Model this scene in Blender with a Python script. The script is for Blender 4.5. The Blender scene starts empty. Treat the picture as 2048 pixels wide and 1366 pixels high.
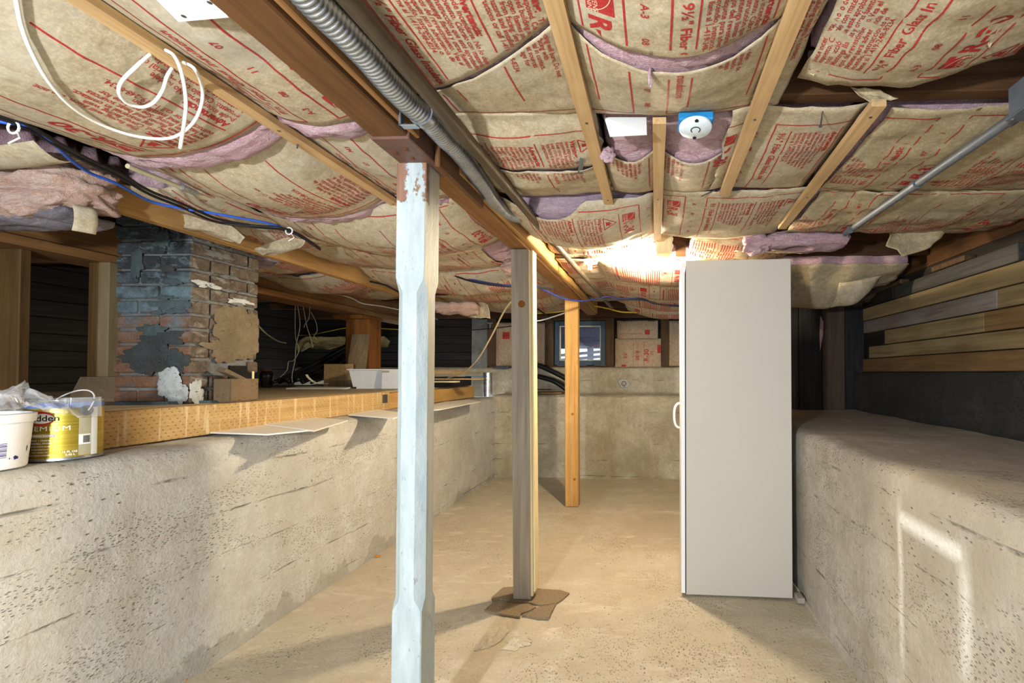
import bpy, bmesh, math, random
from mathutils import Vector, Matrix, noise as mnoise
random.seed(7)
SC = bpy.context.scene
COL = SC.collection
PI = math.pi

# ------------------------------------------------------------------ camera
F, CX, CY, IW, IH = 950.0, 1272.0, 728.0, 2048.0, 1366.0
CAM = Vector((0, 0, 1.15))
cam_data = bpy.data.cameras.new('camera')
cam = bpy.data.objects.new('camera', cam_data)
COL.objects.link(cam)
cam.location = CAM
cam.rotation_euler = (math.radians(91.0), 0, math.radians(2.3))
cam_data.sensor_width = 36.0
cam_data.lens = F / IW * 36.0
cam_data.shift_x = (IW / 2 - CX) / IW
cam_data.shift_y = (CY - IH / 2) / IW
cam_data.clip_start = 0.02
SC.camera = cam
ROT = cam.rotation_euler.to_matrix()

# ------------------------------------------------------------------ light
world = bpy.data.worlds.new('daylight')
SC.world = world
world.use_nodes = True
bg = world.node_tree.nodes['Background']
bg.inputs['Color'].default_value = (0.84, 0.92, 1.0, 1)
bg.inputs['Strength'].default_value = 1.5
SC.view_settings.view_transform = 'Standard'
SC.view_settings.look = 'None'
SC.view_settings.gamma = 1.0
SC.view_settings.use_curve_mapping = False
SC.view_settings.exposure = 0.27
SC.cycles.max_bounces = 6
SC.cycles.diffuse_bounces = 3
SC.cycles.glossy_bounces = 2
SC.cycles.transmission_bounces = 2
SC.cycles.transparent_max_bounces = 6
BULB_POS = Vector((-0.13, 2.82, 1.80))
BULB_WATTS = 2150.0
def point_light(name, loc, col, watts, radius):
    l = bpy.data.lights.new(name, 'POINT')
    l.color = col; l.energy = watts; l.shadow_soft_size = radius
    o = bpy.data.objects.new(name, l); COL.objects.link(o); o.location = loc
    return o
# a work lamp standing just behind and beside the photographer
point_light('work_light', (-0.83, -0.70, 1.22), (0.95, 0.98, 1.0), 190.0, 0.05)

# ------------------------------------------------------------------ measuring helpers
def ray(u, v):
    return ROT @ Vector(((u - CX) / F, -(v - CY) / F, -1.0))
def at_y(u, v, y):
    d = ray(u, v); return CAM + d * ((y - CAM.y) / d.y)
def at_x(u, v, x):
    d = ray(u, v); return CAM + d * ((x - CAM.x) / d.x)
def at_z(u, v, z):
    d = ray(u, v); return CAM + d * ((z - CAM.z) / d.z)
def on_surf(u, v, zf, off):
    z = 1.8
    for _ in range(25):
        p = at_z(u, v, z); z = 0.5 * z + 0.5 * (zf(p.x, p.y) - off)
    return at_z(u, v, z)
def n3(x, y, z=0.0):
    return mnoise.noise(Vector((x, y, z)))
def fbm(x, y, z=0.0, o=3):
    s = 0; a = 1; f = 1
    for _ in range(o):
        s += a * mnoise.noise(Vector((x * f, y * f, z * f))); a *= .5; f *= 2.03
    return s
def clamp(x, a=0.0, b=1.0): return max(a, min(b, x))
def smooth(a, b, x):
    t = clamp((x - a) / (b - a)); return t * t * (3 - 2 * t)

# ------------------------------------------------------------------ mesh builder
class MB:
    def __init__(s): s.v = []; s.f = []; s.m = []
    def add(s, vs, fs, mi=0):
        k = len(s.v); s.v += [tuple(p) for p in vs]
        for f in fs: s.f.append([i + k for i in f]); s.m.append(mi)
        return s
    def box(s, x0, x1, y0, y1, z0, z1, mi=0, b=0.0):
        if b <= 0:
            vs = [(x, y, z) for z in (z0, z1) for y in (y0, y1) for x in (x0, x1)]
            return s.add(vs, [(0, 2, 3, 1), (4, 5, 7, 6), (0, 1, 5, 4), (2, 6, 7, 3), (0, 4, 6, 2), (1, 3, 7, 5)], mi)
        bm = bmesh.new(); bmesh.ops.create_cube(bm, size=1)
        for q in bm.verts:
            q.co = Vector((x0 if q.co.x < 0 else x1, y0 if q.co.y < 0 else y1, z0 if q.co.z < 0 else z1))
        bmesh.ops.bevel(bm, geom=list(bm.edges), offset=b, segments=1, affect='EDGES')
        return s.bm(bm, mi)
    def bm(s, bm, mi=0):
        bm.verts.index_update()
        s.add([q.co[:] for q in bm.verts], [[q.index for q in f.verts] for f in bm.faces], mi); bm.free(); return s
    def hexa(s, p, mi=0):
        # eight corner points: bottom loop then top loop
        return s.add(p, [(3, 2, 1, 0), (4, 5, 6, 7), (0, 1, 5, 4), (1, 2, 6, 5), (2, 3, 7, 6), (3, 0, 4, 7)], mi)
    def prism(s, pts, z0, z1, mi=0):
        n = len(pts)
        vs = [(p[0], p[1], z0) for p in pts] + [(p[0], p[1], z1) for p in pts]
        fs = [list(range(n))[::-1], list(range(n, 2 * n))] + [(i, (i + 1) % n, n + (i + 1) % n, n + i) for i in range(n)]
        return s.add(vs, fs, mi)
    def tube(s, pts, r, seg=8, mi=0, cap=True, rfun=None):
        pts = [Vector(p) for p in pts]; n = len(pts); rings = []; up = Vector((0.13, 0.21, 1)).normalized()
        t0 = (pts[1] - pts[0]).normalized(); a = t0.cross(up)
        if a.length < .05: a = t0.cross(Vector((1, 0, 0)))
        a.normalize()
        for i in range(n):
            t = (pts[min(i + 1, n - 1)] - pts[max(i - 1, 0)]).normalized()
            a = (a - t * a.dot(t)).normalized(); b = t.cross(a)
            rr = rfun(i / (n - 1)) if rfun else r
            rings.append([pts[i] + (a * math.cos(2 * PI * k / seg) + b * math.sin(2 * PI * k / seg)) * rr for k in range(seg)])
        vs = [p for q in rings for p in q]
        fs = [(i * seg + k, i * seg + (k + 1) % seg, (i + 1) * seg + (k + 1) % seg, (i + 1) * seg + k) for i in range(n - 1) for k in range(seg)]
        if cap: fs += [list(range(seg))[::-1], [(n - 1) * seg + k for k in range(seg)]]
        return s.add(vs, fs, mi)
    def lathe(s, prof, c, seg=32, mi=0, axis='z'):
        vs = []; n = len(prof)
        for r, h in prof:
            for k in range(seg):
                a = 2 * PI * k / seg; x, y = r * math.cos(a), r * math.sin(a)
                if axis == 'z': vs.append((c[0] + x, c[1] + y, c[2] + h))
                elif axis == 'y': vs.append((c[0] + x, c[1] + h, c[2] + y))
                else: vs.append((c[0] + h, c[1] + x, c[2] + y))
        fs = [(i * seg + k, i * seg + (k + 1) % seg, (i + 1) * seg + (k + 1) % seg, (i + 1) * seg + k) for i in range(n - 1) for k in range(seg)]
        fs += [list(range(seg))[::-1], [(n - 1) * seg + k for k in range(seg)]]
        return s.add(vs, fs, mi)
    def sheet(s, fn, nu, nv, th=0.0, mi=0):
        # fn(u, v) in 0..1 -> point; thickness th along the normal away from the first side
        P = [[Vector(fn(i / nu, j / nv)) for j in range(nv + 1)] for i in range(nu + 1)]
        vs = [p for r in P for p in r]; w = nv + 1
        fs = [(i * w + j, (i + 1) * w + j, (i + 1) * w + j + 1, i * w + j + 1) for i in range(nu) for j in range(nv)]
        if th:
            k = len(vs); back = []
            for i in range(nu + 1):
                for j in range(nv + 1):
                    du = P[min(i + 1, nu)][j] - P[max(i - 1, 0)][j]; dv = P[i][min(j + 1, nv)] - P[i][max(j - 1, 0)]
                    n = du.cross(dv)
                    n = n.normalized() if n.length > 1e-12 else Vector((0, 0, 1))
                    back.append(P[i][j] - n * th)
            vs = vs + back
            fs += [tuple(k + q for q in f[::-1]) for f in fs[:nu * nv]]
            rim = [(i, 0) for i in range(nu)] + [(nu, j) for j in range(nv)] + [(i, nv) for i in range(nu, 0, -1)] + [(0, j) for j in range(nv, 0, -1)]
            ids = [i * w + j for i, j in rim]
            for q in range(len(ids)):
                a, b = ids[q], ids[(q + 1) % len(ids)]
                fs.append((b, a, k + a, k + b))
        return s.add(vs, fs, mi)
    def xf(s, M):
        s.v = [tuple(M @ Vector(p)) for p in s.v]; return s
    def mesh(s, name, mats, off=Vector((0, 0, 0)), smooth_shade=False, weld=False):
        me = bpy.data.meshes.new(name)
        me.from_pydata([(p[0] - off[0], p[1] - off[1], p[2] - off[2]) for p in s.v], [], s.f)
        for m in (mats if isinstance(mats, (list, tuple)) else [mats]): me.materials.append(m)
        if any(s.m): me.polygons.foreach_set('material_index', s.m)
        bm = bmesh.new(); bm.from_mesh(me)
        if weld: bmesh.ops.remove_doubles(bm, verts=bm.verts, dist=1e-5)
        bmesh.ops.recalc_face_normals(bm, faces=bm.faces)
        bm.to_mesh(me); bm.free()
        if smooth_shade:
            me.polygons.foreach_set('use_smooth', [True] * len(me.polygons))
            if smooth_shade == 'auto':
                try: me.set_sharp_from_angle(angle=math.radians(40))
                except Exception: pass
        me.update()
        return me

def cat_rom(pts, n=8, closed=False):
    pts = [Vector(p) for p in pts]; out = []; N = len(pts)
    for i in range(N - 1):
        p0 = pts[max(i - 1, 0)]; p1 = pts[i]; p2 = pts[i + 1]; p3 = pts[min(i + 2, N - 1)]
        for k in range(n):
            t = k / n
            out.append(.5 * ((2 * p1) + (p2 - p0) * t + (2 * p0 - 5 * p1 + 4 * p2 - p3) * t * t + (3 * p1 - p0 - 3 * p2 + p3) * t ** 3))
    out.append(pts[-1]); return out

# ------------------------------------------------------------------ scene objects
def _props(o, label, cat, group=None, kind=None):
    if label: o['label'] = label
    if cat: o['category'] = cat
    if group: o['group'] = group
    if kind: o['kind'] = kind
def thing(name, label, cat, loc, group=None):
    o = bpy.data.objects.new(name, None); COL.objects.link(o)
    o.location = loc; o.empty_display_size = .05
    _props(o, label, cat, group); o['_w'] = list(loc)
    return o
def part(name, mb, mat, parent, label=None, sm=False, kind=None, weld=False):
    off = Vector(parent['_w'])
    me = mb.mesh(name, mat, off, sm, weld)
    o = bpy.data.objects.new(name, me); COL.objects.link(o); o.parent = parent
    o['_w'] = list(off)
    if label: o['label'] = label
    if kind: o['kind'] = kind
    return o
def single(name, mb, mat, label, cat, group=None, sm=False, kind=None, weld=False, base=None):
    if base is None:
        xs = [p[0] for p in mb.v]; ys = [p[1] for p in mb.v]; zs = [p[2] for p in mb.v]
        base = Vector(((min(xs) + max(xs)) / 2, (min(ys) + max(ys)) / 2, min(zs)))
    me = mb.mesh(name, mat, base, sm, weld)
    o = bpy.data.objects.new(name, me); COL.objects.link(o); o.location = base
    _props(o, label, cat, group, kind); o['_w'] = list(base)
    return o
def struct(name, mb, mat, label=None, sm=False):
    o = single(name, mb, mat, label, None, None, sm, 'structure', base=Vector((0, 0, 0)))
    return o

# ------------------------------------------------------------------ materials
class NT:
    def __init__(s, name):
        s.mat = bpy.data.materials.new(name); s.mat.use_nodes = True
        s.t = s.mat.node_tree; s.n = s.t.nodes; s.b = s.n['Principled BSDF']
        s.b.inputs['Specular IOR Level'].default_value = 0.25
    def node(s, typ, **kw):
        q = s.n.new(typ)
        for k, v in kw.items(): setattr(q, k, v)
        return q
    def put(s, sock, val):
        if hasattr(val, 'is_output'): s.t.links.new(val, sock)
        elif isinstance(val, (tuple, list)) and len(val) == 3 and sock.type == 'RGBA': sock.default_value = (*val, 1)
        else: sock.default_value = val
    def coord(s, kind='Object'): return s.node('ShaderNodeTexCoord').outputs[kind]
    def map(s, vec, scale=(1, 1, 1), rot=(0, 0, 0), loc=(0, 0, 0)):
        q = s.node('ShaderNodeMapping'); s.put(q.inputs['Vector'], vec)
        q.inputs['Scale'].default_value = scale; q.inputs['Rotation'].default_value = rot; q.inputs['Location'].default_value = loc
        return q.outputs[0]
    def noise(s, vec, scale, detail=4, rough=.55, dist=0.0, out='Fac'):
        q = s.node('ShaderNodeTexNoise'); s.put(q.inputs['Vector'], vec)
        q.inputs['Scale'].default_value = scale; q.inputs['Detail'].default_value = detail
        q.inputs['Roughness'].default_value = rough; q.inputs['Distortion'].default_value = dist
        return q.outputs[out]
    def voro(s, vec, scale, feature='F1', out='Distance', rand=1.0):
        q = s.node('ShaderNodeTexVoronoi', feature=feature); s.put(q.inputs['Vector'], vec)
        q.inputs['Scale'].default_value = scale; q.inputs['Randomness'].default_value = rand
        return q.outputs[out]
    def wave(s, vec, scale, dist, detail=2, dscale=1.0, direction='X', prof='SIN'):
        q = s.node('ShaderNodeTexWave', bands_direction=direction, wave_profile=prof); s.put(q.inputs['Vector'], vec)
        q.inputs['Scale'].default_value = scale; q.inputs['Distortion'].default_value = dist
        q.inputs['Detail'].default_value = detail; q.inputs['Detail Scale'].default_value = dscale
        return q.outputs['Fac']
    def ramp(s, fac, stops):
        q = s.node('ShaderNodeValToRGB'); s.put(q.inputs[0], fac); e = q.color_ramp.elements
        while len(e) < len(stops): e.new(.5)
        for el, (p, c) in zip(e, stops):
            el.position = p; el.color = (*c, 1) if isinstance(c, (tuple, list)) else (c, c, c, 1)
        return q.outputs['Color']
    def mix(s, fac, a, b, blend='MIX'):
        q = s.node('ShaderNodeMix', data_type='RGBA', blend_type=blend)
        s.put(q.inputs[0], fac); s.put(q.inputs[6], a); s.put(q.inputs[7], b)
        return q.outputs[2]
    def math(s, op, a, b=0.0):
        q = s.node('ShaderNodeMath', operation=op); s.put(q.inputs[0], a); s.put(q.inputs[1], b); return q.outputs[0]
    def sep(s, vec):
        q = s.node('ShaderNodeSeparateXYZ'); s.put(q.inputs[0], vec); return q.outputs
    def rng(s, val, a, b, c=0.0, d=1.0):
        q = s.node('ShaderNodeMapRange'); s.put(q.inputs[0], val)
        for i, x in enumerate((a, b, c, d)): q.inputs[i + 1].default_value = x
        return q.outputs[0]
    def bump(s, h, strength=.3, dist=.01):
        q = s.node('ShaderNodeBump'); s.put(q.inputs['Height'], h)
        q.inputs['Strength'].default_value = strength; q.inputs['Distance'].default_value = dist
        s.t.links.new(q.outputs[0], s.b.inputs['Normal'])
    def out(s, color=None, rough=None, metal=None, **kw):
        if color is not None: s.put(s.b.inputs['Base Color'], color)
        if rough is not None: s.put(s.b.inputs['Roughness'], rough)
        if metal is not None: s.put(s.b.inputs['Metallic'], metal)
        for k, v in kw.items(): s.put(s.b.inputs[k], v)
        return s.mat
def lin(*c):
    # sRGB 0..255 -> linear
    r = []
    for x in c:
        x /= 255.0; r.append(x / 12.92 if x <= .04045 else ((x + .055) / 1.055) ** 2.4)
    return tuple(r)

M = {}
def mat_plain(key, c, rough=.6, metal=0.0, var=.12, scale=30):
    t = NT(key); co = t.coord()
    n = t.noise(co, scale, 4)
    k = [max(0, x * (1 - var)) for x in c]; k2 = [min(1, x * (1 + var)) for x in c]
    M[key] = t.out(t.ramp(n, [(.3, k), (.7, k2)]), rough, metal); return M[key]
def mat_wood(key, dark, mid, light, axis='y', rough=.72, scale=1.0, knots=True, stain=None):
    t = NT(key); co = t.coord()
    st = {'x': (1.2, 22, 22), 'y': (22, 1.2, 22), 'z': (22, 22, 1.2)}[axis]
    m = t.map(co, tuple(a * scale for a in st))
    n1 = t.noise(m, 1.6, 5, .6, .6)
    st2 = {'x': (2, 130, 130), 'y': (130, 2, 130), 'z': (130, 130, 2)}[axis]
    n2 = t.noise(t.map(co, tuple(a * scale for a in st2)), 1.5, 3, .6)
    c = t.ramp(n1, [(.25, dark), (.5, mid), (.78, light)])
    c = t.mix(t.rng(n2, .35, .75, 0, .35), c, dark)
    blot = t.noise(co, 3.5, 3)
    c = t.mix(t.rng(blot, .45, .75, 0, .45), c, stain or tuple(x * .55 for x in mid))
    if knots:
        kv = t.voro(t.map(co, {'x': (1.1, 4, 4), 'y': (4, 1.1, 4), 'z': (4, 4, 1.1)}[axis]), 1.7)
        c = t.mix(t.rng(kv, .045, .085, 1, 0), c, tuple(x * .3 for x in mid))
    t.bump(t.math('ADD', n1, t.math('MULTIPLY', n2, .6)), .25, .004)
    M[key] = t.out(c, rough); return M[key]
def mat_concrete(key, c_dark, c_mid, c_light, stain, pit=.5, formlines=True, lightpatch=None, spray=False, rough=.9, plane='yz', damp=False):
    t = NT(key); co = t.coord()
    big = t.noise(co, 1.6, 6, .6, .4)
    mid = t.noise(co, 9, 6, .65, .3)
    fine = t.noise(co, 70, 5, .7)
    c = t.ramp(big, [(.3, c_dark), (.5, c_mid), (.68, c_light)])
    c = t.mix(t.rng(mid, .42, .7, 0, .55), c, stain)
    c = t.mix(t.rng(mid, .25, .42, .4, 0), c, c_light)
    st = t.noise(t.map(co, (9, 9, 1.1) if plane != 'xy' else (2, 5, 1)), 1.0, 5, .6)      # run-off streaks
    c = t.mix(t.rng(st, .52, .75, 0, .5), c, stain)
    c = t.mix(t.rng(fine, .38, .66, .42, 0), c, tuple(x * .60 for x in c_mid))
    c = t.mix(t.rng(t.noise(co, 26, 6, .72, .3), .40, .60, .30, 0), c, c_dark)
    c = t.mix(t.rng(t.noise(t.map(co, loc=(7, 1, 4)), 3.1, 6, .7, .6), .50, .70, 0, .45), c, stain)
    # pits
    pv = t.voro(t.map(co, (1, .55, 1.5)), 42)
    pm = t.math('MULTIPLY', t.rng(pv, .05, .17, 1, 0), t.rng(t.noise(co, 4.2, 4, .7), .50, .60, 0, 1))
    pv2 = t.voro(t.map(co, (1, .6, 1.8), loc=(1, 3, 2)), 105)
    clump = t.noise(t.map(co, (1, .8, 2.6), loc=(2, 5, 1)), 2.6, 5, .7)
    pm = t.math('MAXIMUM', pm, t.math('MULTIPLY', t.rng(pv2, .12, .30, .9, 0), t.rng(clump, .50, .60, 0, 1)))
    c = t.mix(t.math('MULTIPLY', pm, pit), c, tuple(x * .22 for x in c_mid))
    if damp:
        zx = t.sep(co)[2]
        dm = t.rng(t.math('SUBTRACT', zx, t.math('MULTIPLY', t.math('SUBTRACT', t.noise(t.map(co, (1.6, 1.6, .8)), 1.7, 4, .6), .46), .8)), .02, .035, 1, 0)
        c = t.mix(t.math('MULTIPLY', dm, .38), c, tuple(x * .5 for x in stain))
    h = t.math('ADD', t.math('MULTIPLY', mid, .7), t.math('MULTIPLY', fine, .35))
    h = t.math('SUBTRACT', h, t.math('MULTIPLY', pm, 1.1))
    if formlines:
        x, y, z = t.sep(co)
        wob = t.math('MULTIPLY', t.math('SUBTRACT', t.noise(t.map(co, (.9, .9, .9)), 2.0, 3), .5), .05)
        zz = t.math('ADD', t.math('ADD', z, wob), t.math('MULTIPLY', y, .012))
        fr = t.math('FRACT', t.math('DIVIDE', zz, .173))
        ln = t.math('MULTIPLY', t.rng(t.math('ABSOLUTE', t.math('SUBTRACT', fr, .5)), .0, .035, 1, 0), t.rng(t.noise(t.map(co, (2, 2, 7)), 2.4, 4, .7), .52, .66, 0, 1))
        c = t.mix(t.math('MULTIPLY', ln, .5), c, tuple(x * .3 for x in c_mid))
        h = t.math('SUBTRACT', h, ln)
    if lightpatch:
        lp = t.noise(t.map(co, (1.2, 3.2, 1), loc=(3.1, 1.7, 0)), 2.2, 6, .7, .8)
        c = t.mix(t.rng(lp, .56, .72, 0, .7), c, lightpatch)
    if spray:
        x, y, z = t.sep(co)
        def line(d, w0, w1): return t.rng(t.math('ABSOLUTE', d), w0, w1, 1, 0)
        def win(q, a, b, e): return t.math('MULTIPLY', t.rng(q, a - e, a + e), t.rng(q, b - e, b + e, 1, 0))
        top = t.math('MULTIPLY', line(t.math('SUBTRACT', z, .705), .006, .035), win(y, 1.19, 1.50, .012))
        v1 = t.math('MULTIPLY', line(t.math('SUBTRACT', y, 1.495), .002, .022), win(z, .26, .735, .05))
        v2 = t.math('MULTIPLY', line(t.math('SUBTRACT', y, 1.19), .004, .036), win(z, .40, .70, .07))
        m = t.math('MAXIMUM', t.math('MAXIMUM', top, t.math('MULTIPLY', v1, .7)), t.math('MULTIPLY', v2, .75))
        m = t.math('MULTIPLY', m, t.rng(fine, .2, .6, .6, 1))
        c = t.mix(t.math('MULTIPLY', m, .85), c, lin(236, 236, 230))
    t.bump(h, .8, .014)
    M[key] = t.out(c, rough); return M[key]

mat_concrete('concrete_left', lin(190, 187, 178), lin(210, 208, 199), lin(222, 221, 215), lin(180, 170, 150), pit=.75, damp=True)
mat_concrete('concrete_right', lin(160, 152, 138), lin(190, 182, 168), lin(210, 205, 194), lin(154, 142, 120), pit=.6, spray=True)
mat_concrete('concrete_far', lin(150, 142, 122), lin(196, 188, 166), lin(216, 210, 194), lin(150, 130, 94), pit=.6)
mat_concrete('concrete_dark', lin(44, 44, 44), lin(62, 61, 58), lin(88, 86, 80), lin(50, 44, 38), pit=.2, formlines=False)
mat_concrete('concrete_floor', lin(186, 174, 150), lin(203, 193, 170), lin(214, 206, 186), lin(178, 163, 134), pit=.2, formlines=False, lightpatch=lin(228, 220, 202), plane='xy', rough=.62)
mat_concrete('concrete_patch', lin(186, 176, 154), lin(206, 197, 176), lin(222, 214, 196), lin(170, 156, 128), pit=.4, formlines=False)
mat_concrete('concrete_block', lin(104, 90, 72), lin(138, 116, 88), lin(164, 140, 106), lin(104, 84, 60), pit=.15, formlines=False)
mat_concrete('parge_tan', lin(104, 92, 72), lin(130, 116, 92), lin(150, 136, 112), lin(96, 80, 60), pit=.2, formlines=False)
mat_concrete('parge_white', lin(176, 182, 180), lin(200, 206, 204), lin(222, 224, 220), lin(150, 150, 142), pit=.6, formlines=False)
mat_concrete('parge_grey', lin(62, 72, 74), lin(86, 100, 104), lin(118, 138, 144), lin(60, 62, 58), pit=.25, formlines=False)
mat_concrete('parge_dark', lin(52, 56, 56), lin(70, 76, 76), lin(92, 102, 104), lin(66, 58, 50), pit=.25, formlines=False)
mat_concrete('mortar', lin(96, 98, 98), lin(126, 128, 126), lin(152, 152, 146), lin(84, 78, 70), pit=.3, formlines=False)

def mat_brick(key, c1, c2, soot, sootamt, pale):
    t = NT(key); co = t.coord('Object')
    g = t.node('ShaderNodeNewGeometry').outputs['Position']
    n = t.noise(g, 14, 6, .65, .5); f = t.noise(g, 90, 4, .7)
    c = t.ramp(n, [(.3, c1), (.65, c2)])
    c = t.mix(t.rng(t.noise(g, 7, 5, .6), .38, .62, 0, sootamt), c, soot)
    c = t.mix(t.rng(t.noise(t.map(g, loc=(5, 2, 1)), 17, 6, .75, .8), .56, .68, 0, .75), c, pale)
    t.bump(t.math('ADD', n, t.math('MULTIPLY', f, .6)), .6, .008)
    M[key] = t.out(c, .9)
def mat_chimney(key, front):
    # soot above, lime-blue smears in the middle, red body low down; brown with pale mortar on the side
    t = NT(key); g = t.node('ShaderNodeNewGeometry').outputs['Position']; x, y, z = t.sep(g)
    n = t.noise(g, 15, 6, .68, .6); f = t.noise(g, 95, 4, .7); w = t.noise(g, 6, 5, .65, .5); v = t.noise(t.map(g, (1, 1, 1.8), loc=(3, 1, 2)), 11, 6, .75, .9)
    brown = t.ramp(n, [(.3, lin(70, 60, 50)), (.55, lin(104, 92, 78)), (.75, lin(128, 114, 98))])
    brown = t.mix(t.rng(v, .54, .66, 0, .7), brown, lin(158, 152, 144))
    if front:
        red = t.ramp(n, [(.3, lin(96, 66, 50)), (.55, lin(128, 94, 72)), (.75, lin(146, 112, 88))])
        dark = t.ramp(n, [(.3, lin(40, 42, 44)), (.7, lin(70, 74, 78))])
        blue = t.ramp(n, [(.3, lin(70, 84, 88)), (.7, lin(118, 140, 148))])
        zz = t.math('ADD', z, t.math('MULTIPLY', t.math('SUBTRACT', w, .5), .42))
        c = t.mix(t.rng(zz, 1.33, 1.42), red, blue)
        c = t.mix(t.rng(zz, 1.50, 1.60), c, dark)
        c = t.mix(t.rng(v, .52, .62, 0, .8), c, t.mix(t.rng(zz, 1.2, 1.5), lin(84, 92, 92), lin(104, 122, 130)))
        c = t.mix(t.rng(x, -2.058, -2.052), c, brown)
    else: c = t.mix(t.rng(t.math('ADD', z, t.math('MULTIPLY', w, .2)), 1.25, 1.35, .5, 0), brown, lin(84, 62, 46))
    t.bump(t.math('ADD', n, t.math('MULTIPLY', f, .7)), .8, .012)
    M[key] = t.out(c, .92)
mat_chimney('brick_front', True); mat_chimney('brick_side', False)
mat_brick('brick_black', lin(42, 44, 46), lin(66, 69, 71), lin(30, 31, 33), .8, lin(108, 118, 124))
mat_brick('brick_blue', lin(64, 78, 82), lin(94, 112, 118), lin(44, 48, 50), .7, lin(140, 160, 168))
mat_brick('brick_red', lin(108, 78, 58), lin(132, 98, 76), lin(72, 66, 62), .8, lin(140, 152, 152))
mat_brick('brick_brown', lin(84, 74, 62), lin(112, 100, 86), lin(60, 54, 50), .7, lin(166, 160, 152))

# woods
mat_wood('wood_fir', lin(140, 104, 58), lin(176, 136, 82), lin(196, 158, 104), 'y')
mat_wood('wood_lath', lin(164, 130, 86), lin(194, 160, 114), lin(210, 180, 136), 'y', knots=False)
mat_wood('wood_fir_x', lin(134, 92, 44), lin(168, 122, 64), lin(190, 144, 84), 'x')
mat_wood('wood_lvl', lin(168, 126, 66), lin(194, 152, 88), lin(206, 168, 106), 'y', knots=False)
mat_wood('wood_post_yellow', lin(158, 116, 62), lin(192, 150, 90), lin(206, 168, 110), 'z')
mat_wood('wood_post_brown', lin(110, 66, 28), lin(146, 92, 42), lin(166, 108, 54), 'z')
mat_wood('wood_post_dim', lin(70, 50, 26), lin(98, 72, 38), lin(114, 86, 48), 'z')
mat_wood('wood_grey', lin(140, 128, 110), lin(168, 158, 142), lin(188, 180, 166), 'z', stain=lin(150, 150, 148))
mat_wood('wood_cream', lin(214, 190, 140), lin(232, 214, 168), lin(240, 226, 190), 'z', knots=False)
mat_wood('beam_brown', lin(72, 46, 24), lin(100, 68, 38), lin(120, 84, 48), 'y', knots=False)
mat_wood('beam_orange', lin(112, 76, 42), lin(144, 104, 62), lin(160, 120, 76), 'y', knots=False)
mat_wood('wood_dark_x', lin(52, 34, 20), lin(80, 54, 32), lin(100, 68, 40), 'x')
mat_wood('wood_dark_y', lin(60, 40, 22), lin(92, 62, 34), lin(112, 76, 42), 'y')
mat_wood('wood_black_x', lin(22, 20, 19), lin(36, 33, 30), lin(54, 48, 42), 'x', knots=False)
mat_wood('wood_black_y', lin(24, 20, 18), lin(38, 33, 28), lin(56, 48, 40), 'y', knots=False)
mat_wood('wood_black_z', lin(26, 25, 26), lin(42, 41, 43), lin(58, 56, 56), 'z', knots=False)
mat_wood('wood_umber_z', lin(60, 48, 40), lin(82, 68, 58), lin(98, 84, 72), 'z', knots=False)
mat_wood('wood_greyboard', lin(112, 94, 66), lin(140, 120, 88), lin(156, 138, 106), 'z')
mat_wood('plank_tan', lin(104, 88, 58), lin(138, 119, 84), lin(160, 142, 106), 'y', knots=False, stain=lin(96, 80, 52))
mat_wood('plank_brown', lin(92, 68, 42), lin(122, 94, 60), lin(140, 110, 74), 'y', knots=False)
mat_wood('plank_grey', lin(88, 78, 70), lin(116, 104, 94), lin(142, 134, 126), 'y', knots=False, stain=lin(150, 156, 160))
mat_wood('plank_dusk', lin(44, 42, 40), lin(64, 62, 58), lin(86, 84, 80), 'y', knots=False)
mat_wood('platform_ply', lin(150, 134, 106), lin(182, 166, 134), lin(198, 184, 154), 'y', knots=False, stain=lin(150, 144, 130))
mat_wood('stud_wood', lin(58, 42, 28), lin(84, 64, 44), lin(104, 82, 58), 'z')

# incised, treated timber with plaster drips
def mat_incised():
    t = NT('incised_timber'); co = t.coord(); x, y, z = t.sep(co)
    n1 = t.noise(t.map(co, (20, 1.2, 20)), 1.6, 5, .6, .5)
    c = t.ramp(n1, [(.25, lin(160, 128, 80)), (.5, lin(186, 154, 102)), (.78, lin(202, 172, 122))])
    row = t.math('FLOOR', t.math('DIVIDE', z, .0135))
    yy = t.math('ADD', t.math('DIVIDE', y, .030), t.math('MULTIPLY', row, .37))
    fy = t.math('ABSOLUTE', t.math('SUBTRACT', t.math('FRACT', yy), .5))
    fz = t.math('ABSOLUTE', t.math('SUBTRACT', t.math('FRACT', t.math('DIVIDE', z, .0135)), .5))
    m = t.math('MULTIPLY', t.rng(fy, .10, .16, 1, 0), t.rng(fz, .10, .18, 1, 0))
    m = t.math('MULTIPLY', m, t.rng(t.noise(co, 5, 3), .35, .55))
    c = t.mix(t.math('MULTIPLY', m, .75), c, lin(120, 82, 34))
    drip = t.noise(t.map(co, (1, 20, 1.3)), 1.6, 4, .6)
    c = t.mix(t.math('MULTIPLY', t.rng(drip, .55, .63), .6), c, lin(222, 204, 168))
    t.bump(t.math('SUBTRACT', n1, m), .3, .004)
    M['incised_timber'] = t.out(c, .75)
mat_incised()

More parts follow.
